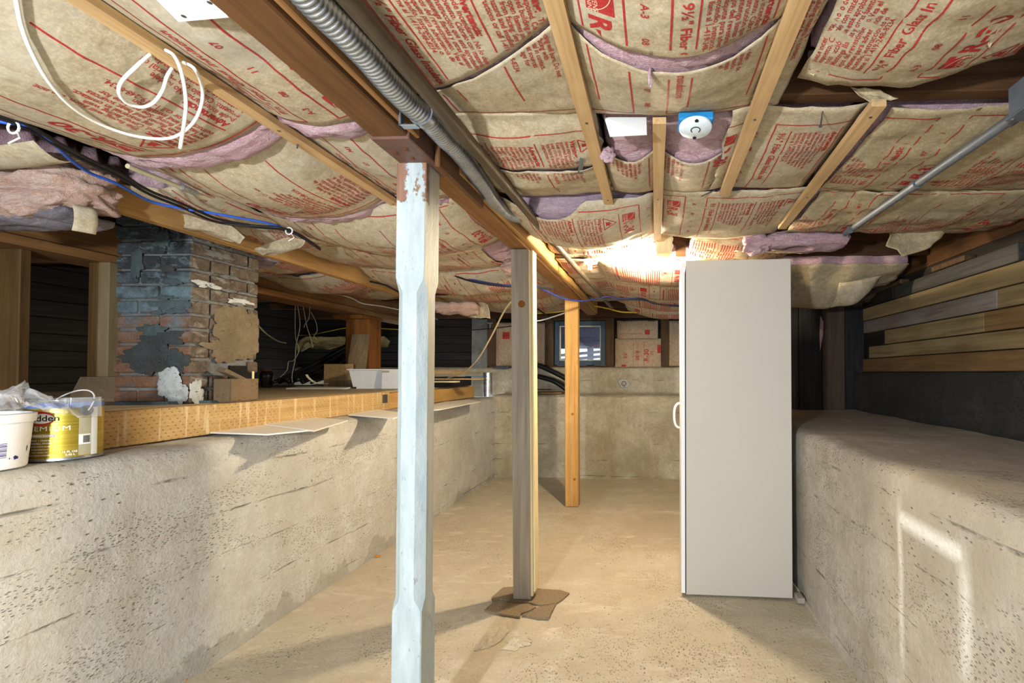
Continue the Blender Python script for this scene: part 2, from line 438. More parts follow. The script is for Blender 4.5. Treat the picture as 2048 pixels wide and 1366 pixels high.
# kraft facing, red print, pink fibre
def mat_kraft(key, a, b, c3, grey):
    t = NT(key); co = t.coord()
    f = t.noise(co, 160, 4, .75); f2 = t.noise(co, 42, 5, .7, .4); big = t.noise(co, 5, 4, .6)
    c = t.ramp(f2, [(.3, a), (.52, b), (.72, c3)])
    c = t.mix(t.rng(f, .44, .64, .42, 0), c, tuple(x * .6 for x in a))
    c = t.mix(t.rng(big, .50, .72, 0, .55), c, grey)
    cr = t.noise(t.map(co, (1, 1.4, 1)), 5, 3, .5, .5)
    t.bump(t.math('ADD', t.math('MULTIPLY', cr, 1.0), t.math('MULTIPLY', f2, .10)), .28, .014)
    M[key] = t.out(c, .62)
mat_kraft('kraft', lin(162, 146, 118), lin(190, 175, 147), lin(206, 192, 166), lin(174, 171, 160))
mat_kraft('kraft_dull', lin(152, 136, 106), lin(178, 162, 130), lin(196, 180, 150), lin(160, 152, 132))
mat_kraft('kraft_wall', lin(150, 128, 104), lin(182, 160, 132), lin(198, 178, 152), lin(172, 160, 146))
def mat_print(key, c1, c2):
    t = NT(key); co = t.coord(); n = t.noise(co, 130, 3, .7)
    M[key] = t.out(t.ramp(n, [(.3, c1), (.7, c2)]), .6)
mat_print('print_red', lin(150, 36, 38), lin(176, 58, 54))
mat_print('print_paper', lin(206, 176, 150), lin(224, 200, 172))
def mat_fibre(key, a, b, c3, dark, d=.18):
    t = NT(key); co = t.coord()
    n = t.noise(t.map(co, (7, 30, 30)), 1.5, 6, .7, 1.4); f = t.noise(co, 85, 5, .8, .6); big = t.noise(co, 8, 4, .6)
    c = t.ramp(n, [(.3, a), (.5, b), (.72, c3)])
    c = t.mix(t.rng(big, .56, .74, 0, .4 if d < .3 else .8), c, dark)
    t.bump(t.math('ADD', n, t.math('MULTIPLY', f, .9)), .9, .03)
    M[key] = t.out(c, .95, **{'Subsurface Weight': .0, 'Sheen Weight': .25})
mat_fibre('fibre_pink', lin(208, 150, 166), lin(234, 190, 202), lin(246, 222, 228), lin(172, 138, 160))
mat_fibre('fibre_peach', lin(222, 168, 144), lin(238, 198, 178), lin(246, 220, 208), lin(196, 148, 138))
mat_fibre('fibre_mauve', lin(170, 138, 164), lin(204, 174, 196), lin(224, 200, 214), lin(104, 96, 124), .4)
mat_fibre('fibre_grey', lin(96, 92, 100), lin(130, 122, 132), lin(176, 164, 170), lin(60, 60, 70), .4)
mat_fibre('fibre_yellow', lin(150, 124, 52), lin(186, 158, 84), lin(210, 186, 116), lin(110, 88, 40))

# metals and plastics
def mat_metal(key, c, rough=.38, metal=.9, var=.25, scale=25):
    t = NT(key); co = t.coord(); n = t.noise(co, scale, 5, .65)
    t.bump(n, .12, .003)
    M[key] = t.out(t.ramp(n, [(.3, tuple(x * (1 - var) for x in c)), (.7, c)]), t.rng(n, .3, .7, rough - .08, rough + .12), metal)
mat_metal('galvanised', lin(176, 182, 190), .34)
mat_metal('conduit_grey', lin(104, 110, 118), .5, .25)
mat_metal('pipe_brown', lin(104, 92, 76), .45, .7)
mat_metal('rust', lin(112, 66, 40), .75, .3)
mat_metal('nail_steel', lin(120, 122, 124), .45)
mat_metal('foil', lin(206, 208, 210), .28, .9, .3, 18)
mat_plain('white_plastic', lin(226, 228, 228), .45, var=.03)
mat_plain('white_cable', lin(238, 238, 232), .4, var=.02)
mat_plain('cream_cable', lin(206, 186, 142), .5, var=.05)
mat_plain('black_cable', lin(30, 30, 32), .45, var=.1)
mat_plain('black_plastic', lin(34, 35, 38), .32, var=.15)
mat_plain('blue_cable', lin(46, 92, 196), .4, var=.06)
mat_plain('navy_cable', lin(44, 52, 110), .45, var=.08)
mat_plain('yellow_cable', lin(206, 176, 52), .5, var=.06)
mat_plain('grey_wire', lin(170, 166, 158), .5, var=.08)
mat_plain('cabinet_white', lin(194, 189, 178), .5, var=.012, scale=5)
mat_plain('cabinet_edge', lin(236, 238, 240), .4, var=.01)
mat_plain('seam_black', lin(22, 22, 22), .8)
mat_plain('board_white', lin(245, 239, 226), .6, var=.03, scale=14)
mat_plain('board_edge', lin(240, 238, 230), .6, var=.02)
mat_plain('window_blue', lin(58, 78, 98), .5, var=.12)
mat_plain('window_putty', lin(206, 204, 176), .6, var=.08)
mat_plain('blue_plastic', lin(40, 128, 186), .4, var=.04)
mat_plain('disc_white', lin(216, 226, 234), .4, var=.06, scale=60)
mat_plain('deck_blue', lin(120, 124, 150), .7, var=.15)
mat_plain('outside_pale', lin(226, 230, 234), .8, var=.04)
mat_plain('shingle_brown', lin(130, 114, 90), .95, var=.28, scale=120)
mat_plain('tape_grey', lin(98, 102, 106), .45, var=.1)
mat_plain('orange_leaf', lin(206, 138, 52), .7, var=.15)
mat_plain('steel_plate', lin(92, 90, 84), .5, .5, var=.2)
mat_plain('ink_navy', lin(40, 36, 110), .5, var=.03)
mat_plain('ink_black', lin(28, 28, 32), .5, var=.03)
mat_plain('ink_white', lin(238, 238, 232), .5, var=.02)
mat_plain('ink_red', lin(192, 44, 44), .5, var=.02)
mat_plain('label_grey', lin(176, 168, 140), .5, var=.04)
mat_plain('label_blue', lin(98, 132, 196), .4, var=.06)
mat_plain('bucket_white', lin(234, 236, 240), .35, var=.015)
mat_plain('glass_dark', lin(30, 28, 26), .12, var=.1)

def mat_gold():
    t = NT('can_gold'); co = t.coord(); x, y, z = t.sep(co)
    n = t.noise(t.map(co, (4, 4, 260)), 1.0, 2, .5)
    M['can_gold'] = t.out(t.ramp(n, [(.3, lin(178, 156, 44)), (.7, lin(206, 186, 84))]), .3, .75)
    M['can_gold_dark'] = NT('can_gold_dark').out(lin(150, 124, 34), .34, .7)
mat_gold()

def mat_painted():
    # pale blue-white paint, chipped to brown undercoat and wood
    t = NT('chipped_paint'); co = t.coord(); x, y, z = t.sep(co)
    n = t.noise(t.map(co, (30, 30, 6)), 1.0, 5, .6); f = t.noise(t.map(co, (1, 1, .35)), 60, 5, .75); s = t.noise(co, 130, 3, .7)
    c = t.ramp(n, [(.3, lin(152, 164, 168)), (.55, lin(168, 180, 183)), (.75, lin(184, 193, 194))])
    c = t.mix(t.rng(f, .60, .70, 0, .75), c, lin(118, 124, 122))
    c = t.mix(t.rng(s, .68, .74, 0, .8), c, lin(74, 78, 82))
    grain = t.noise(t.map(co, (90, 90, 3)), 1.2, 4, .6)
    wood = t.ramp(grain, [(.3, lin(116, 84, 68)), (.7, lin(150, 116, 96))])
    bare = t.ramp(grain, [(.3, lin(176, 160, 128)), (.7, lin(212, 200, 172))])
    edge = t.math('MULTIPLY', t.math('SUBTRACT', t.noise(t.map(co, (14, 14, 5)), 1.3, 4, .7), .5), .11)
    edgx = t.math('MULTIPLY', t.math('SUBTRACT', t.noise(t.map(co, (30, 30, 22), loc=(2, 4, 1)), 1.3, 4, .7), .5), .055)
    xe = t.math('ADD', x, edgx)
    def band(q, a, b, e=.002): return t.math('MULTIPLY', t.rng(q, a - e, a + e), t.rng(q, b - e, b + e, 1, 0))
    ze = t.math('ADD', z, edge)
    # local frame: x -.044..+.044 across, y -.045..+.045 deep, z from the floor
    top_l = t.math('MULTIPLY', t.rng(ze, 1.656, 1.660), t.rng(xe, -.019, -.015, 1, 0))
    top_r = t.math('MULTIPLY', t.rng(ze, 1.650, 1.654), t.math('MULTIPLY', t.rng(xe, .036, .040), t.rng(y, -.026, -.020, 1, 0)))
    spot = t.math('MULTIPLY', band(ze, 1.672, 1.708), band(xe, .012, .020))
    low = t.math('MULTIPLY', band(ze, .30, .445), t.math('MULTIPLY', t.rng(x, .040, .043), band(t.math('ADD', y, edge), -.03, .012)))
    m = t.math('MAXIMUM', t.math('MAXIMUM', top_l, top_r), t.math('MAXIMUM', spot, low))
    b2 = t.math('MULTIPLY', t.rng(x, .040, .043), t.rng(t.noise(t.map(co, (40, 40, 2.2)), 1.4, 4, .65), .42, .56))
    c = t.mix(t.math('MULTIPLY', b2, .7), c, bare)
    c = t.mix(m, c, wood)
    t.bump(t.math('SUBTRACT', t.math('ADD', f, t.math('MULTIPLY', s, .4)), t.math('MULTIPLY', m, .8)), .5, .004)
    M['chipped_paint'] = t.out(c, .55)
mat_painted()

def mat_emit(key, c, strength):
    t = NT(key); t.put(t.b.inputs['Emission Color'], c); t.b.inputs['Emission Strength'].default_value = strength
    M[key] = t.out(c, .4)
def mat_glass(key, c=(1, 1, 1), rough=.02, alpha=.12):
    t = NT(key); tr = t.node('ShaderNodeBsdfTransparent'); gl = t.node('ShaderNodeBsdfGlossy'); mx = t.node('ShaderNodeMixShader')
    tr.inputs[0].default_value = (*c, 1); gl.inputs['Roughness'].default_value = rough
    mx.inputs[0].default_value = alpha
    t.t.links.new(tr.outputs[0], mx.inputs[1]); t.t.links.new(gl.outputs[0], mx.inputs[2])
    t.t.links.new(mx.outputs[0], t.n['Material Output'].inputs['Surface']); M[key] = t.mat
mat_glass('window_glass', (.92, .95, 1.0), .03, .08)
def mat_bag():
    t = NT('clear_film'); tr = t.node('ShaderNodeBsdfTransparent'); mx = t.node('ShaderNodeMixShader')
    t.b.inputs['Base Color'].default_value = (.78, .78, .78, 1); t.b.inputs['Roughness'].default_value = .18; t.b.inputs['Specular IOR Level'].default_value = .8
    tr.inputs[0].default_value = (.95, .95, .95, 1); mx.inputs[0].default_value = .24
    t.t.links.new(tr.outputs[0], mx.inputs[1]); t.t.links.new(t.b.outputs[0], mx.inputs[2])
    t.t.links.new(mx.outputs[0], t.n['Material Output'].inputs['Surface']); M['clear_film'] = t.mat
mat_bag()
# ================================================================== the setting
JZ = 1.866                                   # underside of the floor joists
ROWS = [.68 + .57 * i for i in range(-1, 9)] # joist lines, ROWS[1] = .68
def sweep_y(prof, y0, y1, n, amp=.006):
    mb = MB(); ys = [y0 + (y1 - y0) * i / n for i in range(n + 1)]
    vs = []
    for y in ys:
        for (x, z) in prof:
            vs.append((x + amp * fbm(y * 2.2, z * 3, x), y, z + (amp * .9 * fbm(y * 2.6, x * 4, 3.3) if z > .05 else 0)))
    w = len(prof)
    mb.add(vs, [(i * w + k, i * w + k + 1, (i + 1) * w + k + 1, (i + 1) * w + k) for i in range(n) for k in range(w - 1)])
    return mb
def sweep_x(prof, x0, x1, n, amp=.006):
    mb = sweep_y(prof, x0, x1, n, amp); mb.v = [(p[1], p[0], p[2]) for p in mb.v]; return mb

mb = MB(); mb.sheet(lambda u, v: (-1.9 + 3.0 * u, -.9 + 6.2 * v, .004 * fbm(u * 6, v * 14)), 60, 130)
floor_o = struct('floor', mb, M['concrete_floor'], 'tan concrete basement floor with pale scuffs', True)
# worn patch where the floor has broken away
def blob(cx, cy, rx, ry, seed, n=26, rot=0.0, jag=.25):
    out = []
    for k in range(n):
        a = 2 * PI * k / n; r = 1 + jag * fbm(math.cos(a) * 1.9 + seed, math.sin(a) * 1.9, seed * .7, 4) + .18 * jag * n3(math.cos(a) * 11 + seed, math.sin(a) * 11, seed)
        x, y = rx * r * math.cos(a), ry * r * math.sin(a)
        out.append((cx + x * math.cos(rot) - y * math.sin(rot), cy + x * math.sin(rot) + y * math.cos(rot)))
    return out
p0 = at_z(985, 1275, 0)
def dome(pts, z0, h, rough=.3, seed=1.0, n=5, proj=lambda a, b, c: (a, b, c)):
    cx = sum(p[0] for p in pts) / len(pts); cy = sum(p[1] for p in pts) / len(pts); mb = MB(); m = len(pts)
    hh = lambda x, y, k: z0 + h * (1 - k ** 4) * (1 + rough * fbm(x * 45, y * 45, seed))
    vs = [proj(cx, cy, hh(cx, cy, 0))]
    for q in range(1, n + 1):
        for p in pts:
            k = q / n; x = cx + (p[0] - cx) * k; y = cy + (p[1] - cy) * k; vs.append(proj(x, y, hh(x, y, k)))
    fs = [(0, 1 + i, 1 + (i + 1) % m) for i in range(m)]
    for q in range(n - 1): fs += [(1 + q * m + i, 1 + q * m + (i + 1) % m, 1 + (q + 1) * m + (i + 1) % m, 1 + (q + 1) * m + i) for i in range(m)]
    return mb.add(vs, fs)
part('cement_patch', dome(blob(p0.x, p0.y, .045, .10, 3.1, 36, -.25, .3), .001, .014, .8, 2.0, 7), M['concrete_patch'], floor_o, 'pale raised cement patch')
p1 = at_z(1035, 1285, 0)
part('cement_patch', dome(blob(p1.x, p1.y, .06, .055, 5.2, 30, 0, .5), .001, .007, .9, 3.0, 6), M['concrete_floor'], floor_o)

LZ, LX = .875, -1.75
prof = [(LX, 0)] + [(LX, z) for z in (.12, .25, .4, .55, .7, .8)] + [(LX - .006, .838), (LX - .018, .858), (LX - .036, .869), (LX - .07, LZ), (-1.9, LZ), (-2.3, LZ)]
struct('wall_left', sweep_y(prof, -.9, 5.2, 170, .010), M['concrete_left'], 'low poured concrete wall with a ledge, cool pale grey', True)
RZ, RX = .85, .75
prof = [(RX, 0)] + [(RX, z) for z in (.12, .25, .4, .55, .7, .78)] + [(RX + .004, .815), (RX + .012, .835), (RX + .03, .846), (RX + .07, RZ), (1.2, RZ), (1.75, RZ)]
struct('wall_right', sweep_y(prof, -.9, 5.2, 170, .009), M['concrete_right'], 'low concrete retaining wall with a deep ledge and sprayed white outline', True)
FY = 5.15
prof = [(FY, 0)] + [(FY, z) for z in (.2, .4, .6, .8)] + [(FY + .004, .87), (FY + .02, .89), (FY + .06, .9), (FY + .42, .905), (FY + .45, .93), (FY + .46, 1.05), (FY + .465, 1.18), (FY + .49, 1.21), (FY + .7, 1.215)]
struct('wall_far', sweep_x(prof, -1.78, 2.4, 80, .008), M['concrete_far'], 'stained concrete end wall stepping back to a ledge', True)
prof = [(FY + .44, .86), (FY + .455, 1.0), (FY + .465, 1.18), (FY + .49, 1.21), (FY + .7, 1.215)]
struct('wall_far_left', sweep_x(prof, -4.4, -1.74, 40, .008), M['concrete_far'], 'dim concrete footing behind the timber platform', True)

# platform behind the left ledge
PZ = 1.01
plat = thing('platform', 'wooden platform above the left ledge carrying chimney and junk', 'platform', (-3.0, 1.9, .875))
plat['kind'] = 'structure'; del plat['category']
for i, (a, b) in enumerate(((-.9, .55), (.556, 2.95), (2.956, 5.12))):
    part('plywood_sheet', MB().box(-4.4, -2.02, a, b, PZ - .02, PZ, b=.002), M['platform_ply'], plat)
part('support_frame', MB().box(-4.4, -2.1, -.9, 5.12, .86, PZ - .021), M['wood_black_y'], plat)

# upper wall on the right: dark concrete, then boards one by one
UX = 1.65
mb = MB(); mb.sheet(lambda u, v: (UX + .006 * fbm(u * 9, v * 2), -.9 + 4.85 * u, RZ - .01 + .31 * v), 90, 8, .05)
struct('wall_right_base', mb, M['concrete_dark'], 'dark concrete upstand above the ledge', True)  # one dark grey over the whole upstand
wr = thing('wall_right_upper', 'rough board wall above the right ledge', None, (UX, 1.2, 1.15)); wr['kind'] = 'structure'
part('backing_sheathing', MB().box(UX + .03, UX + .05, -.9, 3.95, 1.14, 2.1), M['wood_black_y'], wr)  # solid backing added to stop light leaking between the boards
rows = [(1.155, 1.252, [(-.9, 3.78, 'plank_brown')]),
        (1.258, 1.345, [(-.9, 3.70, 'plank_tan')]),
        (1.351, 1.448, [(-.9, 2.42, 'plank_brown'), (2.425, 3.45, 'plank_tan')]),
        (1.454, 1.545, [(-.9, 2.32, 'plank_tan'), (2.33, 3.78, 'plank_grey')]),
        (1.551, 1.645, [(-.9, 1.55, 'plank_tan'), (1.555, 3.78, 'plank_tan')]),
        (1.652, 1.735, [(2.2, 3.3, 'plank_dusk'), (3.305, 3.78, 'wood_black_y'), (-.9, 1.9, 'wood_black_y')])]
for i, (z0, z1, segs) in enumerate(rows):
    for j, (y0, y1, m) in enumerate(segs):
        dx = .004 * ((i * 3 + j * 5) % 4)
        part('board', MB().box(UX - .028 + dx, UX + .028, y0, y1, z0, z1, b=.003), M[m], wr)
part('rim_joist', MB().box(UX + .02, UX + .05, -.9, 3.95, 1.80, 2.1, b=.003), M['wood_dark_y'], wr)
for yb, w in ((2.55, .3), (3.2, .22), (1.6, .3)):
    part('block', MB().box(UX - .03, UX + .05, yb, yb + w, 1.737, 1.768, b=.004), M['stud_wood'], wr)

# dark frontal wall that closes the right alcove
wd = thing('wall_alcove', 'dark vertical boards closing the end of the right ledge', None, (1.2, 3.9, RZ)); wd['kind'] = 'structure'
xs = [(.70, .84, 'wood_umber_z', 0), (.845, 1.16, 'wood_black_z', .0), (1.165, 1.335, 'wood_black_z', -.03), (1.34, 1.515, 'wood_umber_z', -.035), (1.52, 1.70, 'wood_black_z', 0)]
for x0, x1, m, dy in xs:
    part('board', MB().box(x0, x1, 3.89 + dy, 3.93, RZ - .02, 2.08, b=.003), M[m], wd)
sl = MB(); sl.add([(1.322, 3.852, 1.60), (1.345, 3.852, 1.55), (1.338, 3.852, 1.44), (1.318, 3.852, 1.32), (1.314, 3.85, 1.45), (1.322, 3.845, 1.60), (1.345, 3.845, 1.55), (1.338, 3.845, 1.44), (1.318, 3.845, 1.32), (1.314, 3.845, 1.45)],
       [(0, 1, 2, 3, 4), (9, 8, 7, 6, 5), (0, 5, 6, 1), (1, 6, 7, 2), (2, 7, 8, 3), (3, 8, 9, 4), (4, 9, 5, 0)])
single('paper_scrap', sl, M['fibre_pink'], 'thin pale scrap of torn insulation stuck on dark boards', 'scrap')

# far upper wall: studs, siding, window, sheathing
WY = 5.66
wf = thing('wall_far_upper', 'stud wall over the end ledge with window', None, (-.6, WY, 1.21)); wf['kind'] = 'structure'
wx0, wx1, wz0, wz1 = -1.205, -.595, 1.235, 1.765
for a, b, c, d in ((-1.95, wx0, 1.2, 2.1), (wx1, 2.4, 1.2, 2.1), (wx0, wx1, wz1, 2.1), (wx0, wx1, 1.2, wz0)):
    part('backing_sheathing', MB().box(a, b, WY + .11, WY + .135, c, d), M['wood_black_x'], wf)
part('backing_sheathing', MB().box(-4.5, -1.945, WY + .06, WY + .10, 1.15, 2.12), M['wood_black_x'], wf)  # added backing that closes the siding gaps to light
for i in range(9):
    z0 = 1.20 + i * .1
    part('siding_board', MB().box(-4.4, -1.955, WY + .02 + .004 * (i % 3), WY + .05, z0, z0 + .094, b=.003), M['wood_black_x'], wf)
part('bottom_plate', MB().box(-2.0, 2.4, WY - .02, WY + .11, 1.205, 1.226, b=.003), M['stud_wood'], wf)
part('top_plate', MB().box(-4.4, 2.4, WY - .01, WY + .11, 1.80, 2.06, b=.003), M['wood_dark_x'], wf)
part('header', MB().box(-1.36, -.5, WY - .02, WY + .10, 1.772, 1.80, b=.003), M['stud_wood'], wf)
for u0, u1 in ((975, 992), (1090, 1107), (1211, 1228), (1322, 1338)):
    a = at_y(u0, 700, WY).x; b = at_y(u1, 700, WY).x
    part('stud', MB().box(a, b, WY, WY + .11, 1.226, 1.80, b=.003), M['stud_wood'], wf)
a = at_y(944, 700, WY).x; b = at_y(975, 700, WY).x
part('masonry_pier', MB().box(a, b, WY - .02, WY + .11, 1.2, 1.80, b=.006), M['mortar'], wf)
# window
wn = thing('window_1', 'small square basement window in blue-grey frame behind yellow post', None, ((wx0 + wx1) / 2, WY, wz0)); wn['kind'] = 'structure'
fw = .055
for (a, b, c, d) in ((wx0, wx0 + fw, wz0, wz1), (wx1 - fw, wx1, wz0, wz1), (wx0 + fw, wx1 - fw, wz1 - fw, wz1), (wx0 + fw, wx1 - fw, wz0, wz0 + fw)):
    part('window_frame', MB().box(a, b, WY, WY + .09, c, d, b=.004), M['window_blue'], wn)
g0, g1, h0, h1 = wx0 + fw, wx1 - fw, wz0 + fw, wz1 - fw
for (a, b, c, d) in ((g0, g0 + .012, h0, h1), (g1 - .012, g1, h0, h1), (g0 + .012, g1 - .012, h1 - .012, h1), (g0 + .012, g1 - .012, h0, h0 + .012)):
    part('putty_strip', MB().box(a, b, WY + .02, WY + .05, c, d), M['window_putty'], wn)
part('pane', MB().box(g0 + .012, g1 - .012, WY + .034, WY + .038, h0 + .012, h1 - .012), M['window_glass'], wn)
# outside the window: an open deck on posts over pale ground
struct('ground_outside', MB().box(-9, 8, 5.9, 22, .55, .60), M['outside_pale'], 'pale bright ground outside the window')
dk = thing('outside_deck', 'raised deck with posts and rails seen through the window', 'deck', (-1.2, 8.5, .6))
part('deck_boards', MB().box(-5.5, 2.2, 6.0, 11.5, 1.80, 1.86), M['deck_blue'], dk)
for yj in (7.0, 8.2, 9.4, 10.6):
    part('deck_joist', MB().box(-5.5, 2.2, yj, yj + .05, 1.68, 1.80), M['deck_blue'], dk)
for x in (-2.35, -1.42, -.82):
    part('post', MB().box(x, x + .12, 9.9, 10.02, .6, 1.79), M['window_blue'], dk)
for z in (1.48, 1.38):
    part('rail', MB().tube([(-4.0, 9.8, z), (-2.0, 9.8, z + .02), (-.4, 9.8, z + .16)], .03, 8), M['deck_blue'], dk)

# dark outer shell behind the platform and overhead
wl = thing('wall_left_outer', 'dark board wall far behind the timber platform', None, (-4.4, 1.8, PZ)); wl['kind'] = 'structure'
part('backing_sheathing', MB().box(-4.5, -4.46, -.9, 6.0, .8, 2.12), M['wood_black_y'], wl)  # solid sheet added behind the boards against light leaks
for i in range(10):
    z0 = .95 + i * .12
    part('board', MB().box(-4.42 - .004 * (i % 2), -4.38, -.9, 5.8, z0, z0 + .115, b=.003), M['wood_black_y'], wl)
cl = thing('ceiling', 'dark floorboards above the joists', None, (-1.3, 2.0, 2.08)); cl['kind'] = 'structure'
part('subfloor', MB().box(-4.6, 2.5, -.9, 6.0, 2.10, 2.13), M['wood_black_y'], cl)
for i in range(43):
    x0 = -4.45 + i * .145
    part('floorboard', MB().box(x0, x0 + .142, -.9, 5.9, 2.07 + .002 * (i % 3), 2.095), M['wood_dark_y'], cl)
for i, y in enumerate(ROWS):
    if y > 5.3: continue
    single('floor_joist', MB().box(-4.4, 1.66, y - .022, y + .022, JZ, 2.069, b=.003), M['wood_dark_x'],
           'dark fir floor joist, ' + ['behind the photographer', 'nearest above the camera', 'bare where the torn batt hangs', 'second behind the bare joist', 'third behind the bare joist', 'just before the bare bulb', 'just past the bare bulb', 'above the yellow post', 'between yellow post and end wall', 'against the end wall'][i], 'joist', 'floor joists overhead')
# ================================================================== timber
BZ = 1.775
# main beam: near length on the painted post, then the length behind it
nb = thing('ceiling_beam', 'dark brown beam running overhead from the camera to the painted post', 'beam', (-.70, .5, BZ))
part('beam_body', MB().box(-.752, -.655, -.9, 1.33, BZ, BZ + .20, b=.004), M['beam_brown'], nb)
part('side_plank', MB().box(-.655, -.640, -.9, 1.26, BZ + .012, BZ + .19, b=.003), M['beam_orange'], nb)
part('painted_end', MB().box(-.757, -.65, 1.22, 1.47, BZ - .006, BZ + .05, b=.003), mat_plain('brown_paint', lin(98, 72, 62), .5, var=.15), nb, 'brown painted end over the post')
for x, y in ((-.73, 1.30), (-.69, 1.28), (-.70, 1.335)):
    part('nail', MB().lathe([(.0001, -.004), (.006, -.003), (.006, 0)], (x, y, BZ - .006), 8), M['rust'], nb)
fb = thing('ceiling_beam', 'warm brown beam running overhead from painted post to window end', 'beam', (-.69, 3.2, BZ))
part('beam_body', MB().box(-.742, -.648, 1.475, 5.2, BZ + .004, BZ + .17, b=.004), M['beam_orange'], fb)
part('side_plank', MB().box(-.648, -.628, 1.50, 5.15, BZ + .016, BZ + .15, b=.003), M['wood_fir'], fb)
part('splice_board', MB().box(-.648, -.632, 1.36, 1.72, BZ - .02, BZ + .06, b=.003), M['beam_brown'], fb)

# painted chamfered post
def post_rings(w, d, levels, cham):
    mb = MB(); vs = []
    for z in levels:
        c = cham(z)
        for (x, y) in ((-w + c, -d), (w - c, -d), (w, -d + c), (w, d - c), (w - c, d), (-w + c, d), (-w, d - c), (-w, -d + c)):
            vs.append((x + .0012 * n3(x * 30, z * 7, 1), y + .0012 * n3(y * 30, z * 7, 5), z))
    n = len(levels)
    fs = [(i * 8 + k, i * 8 + (k + 1) % 8, i * 8 + 8 + (k + 1) % 8, i * 8 + 8 + k) for i in range(n - 1) for k in range(8)]
    fs += [list(range(8))[::-1], [8 * (n - 1) + k for k in range(8)]]
    return mb.add(vs, fs)
zl = [0, .15, .3, .44, .455, .47, .485, .5] + [.5 + .09 * i for i in range(1, 10)] + [1.335, 1.385, 1.405, 1.415, 1.43, 1.5, 1.6, 1.7, 1.769]
def ch(z): return .003 + .020 * (smooth(.452, .492, z) - smooth(1.385, 1.43, z))
mb = post_rings(.0445, .045, zl, ch)
mb.v = [(p[0] - .005 * (1 - p[2] / 1.77), p[1], p[2]) for p in mb.v]
o = single('painted_post', mb, M['chipped_paint'], 'pale blue-white chipped painted timber post with chamfered corners', 'post', base=Vector((0, 0, 0)))
o.location = (-.7195, 1.410, 0)

# grey post with boards nailed on, leaning slightly
gp = thing('timber_post', 'weathered grey timber post with pale edge strips on shingle scraps', 'post', (-.675, 2.42, .012))
def lean(mb, k=.020): mb.v = [(p[0] - k * p[2] / 1.77, p[1], p[2]) for p in mb.v]; return mb
part('post_body', lean(MB().box(-.712, -.622, 2.375, 2.455, .012, BZ + .002, b=.003)), M['wood_grey'], gp)
part('edge_strip', lean(MB().box(-.6215, -.610, 2.372, 2.45, .03, BZ - .01, b=.001)), M['wood_cream'], gp, 'pale cream plywood strip')
part('edge_strip', lean(MB().box(-.6095, -.600, 2.378, 2.45, .05, BZ - .004, b=.001)), M['wood_cream'], gp)
kp = at_y(1043, 608, 2.374)
part('knot', MB().lathe([(.0001, -.0015), (.016, -.001), (.019, .001)], (kp.x, 2.3745, kp.z), 16, axis='y'), M['wood_post_brown'], gp, 'round brown knot')
# shingle scraps
def poly(pts, z): return [tuple(at_z(u, v, z)[:2]) for u, v in pts]
crack = [(968, 1218), (1000, 1205), (1030, 1207), (1062, 1218), (1085, 1212), (1112, 1208)]
sA = poly([(1006, 1177), (1040, 1174), (1085, 1180), (1120, 1182), (1139, 1188), (1126, 1200), (1112, 1209), (1085, 1212), (1060, 1207), (1030, 1206), (1000, 1200), (985, 1206), (983, 1197)], .005)
sB = poly([(985, 1208), (1000, 1203), (1030, 1209), (1058, 1210), (1072, 1216), (1058, 1224), (1042, 1229), (1040, 1236), (1005, 1231), (968, 1223)], .005)
sC = poly([(1086, 1214), (1112, 1210), (1104, 1225), (1098, 1238), (1078, 1238), (1044, 1232), (1062, 1225), (1075, 1217)], .005)
single('shingle_scrap', MB().prism(sA, .003, .011), M['shingle_brown'], 'largest brown roof shingle scrap, behind the grey post foot', 'shingle', 'shingle scraps under the grey post')
single('shingle_scrap', MB().prism(sB, .003, .012), M['shingle_brown'], 'brown shingle scrap in front of the grey post foot', 'shingle', 'shingle scraps under the grey post')
single('shingle_scrap', MB().prism(sC, .003, .012), M['shingle_brown'], 'small cracked-off brown shingle corner nearest the cabinet', 'shingle', 'shingle scraps under the grey post')

yp = thing('timber_post', 'yellow fir post with knots in front of the window', 'post', (-.715, 4.1, .002))
mb = MB().box(-.768, -.655, 4.05, 4.145, .002, BZ + .003, b=.004); mb.v = [(p[0] - .010 * p[2] / 1.77, p[1], p[2]) for p in mb.v]
part('post_body', mb, M['wood_post_yellow'], yp)
for u, v, r in ((1145, 828, .013), (1149, 959, .012)):
    k = at_y(u, v, 4.0495); part('knot', MB().lathe([(.0001, -.001), (r * .8, -.0008), (r, .001)], (k.x, 4.0495, k.z), 14, axis='y'), M['wood_post_brown'], yp)

# furring laths under the insulation, along the room
def lath(x, y0, y1, label, w=.037, z=1.815, m='wood_lath', dx=0.0):
    mb = MB(); t = .018; h = w / 2
    mb.hexa([(x - h, y0, z), (x + h, y0, z), (x + h + dx, y1, z), (x - h + dx, y1, z), (x - h, y0, z + t), (x + h, y0, z + t), (x + h + dx, y1, z + t), (x - h + dx, y1, z + t)])
    t_ = thing('furring_strip', label, 'lath', (x, (y0 + y1) / 2, z), 'furring strips under the insulation')
    part('strip', mb, M[m], t_)
    for yy in [r for r in ROWS if y0 + .01 < r < y1 - .005][:4]:
        k = (yy - y0) / (y1 - y0)
        part('nail', MB().lathe([(.0001, -.002), (.004, -.0015), (.004, .002)], (x + dx * k, yy, z), 8), M['nail_steel'], t_)
    return t_
lath(-1.03, -.3, 1.95, 'long furring strip above the white cable loops', z=1.812)
lath(-.182, -.3, 1.88, 'furring strip nearest the flexible conduit', dx=.0)
lath(.262, -.3, 1.80, 'furring strip ending above the white disc', z=1.815)
lath(.012, 1.262, 2.40, 'short furring strip between white plate and white disc', w=.036)
lath(.560, 1.20, 2.22, 'furring strip nearest the grey conduit', dx=.03)

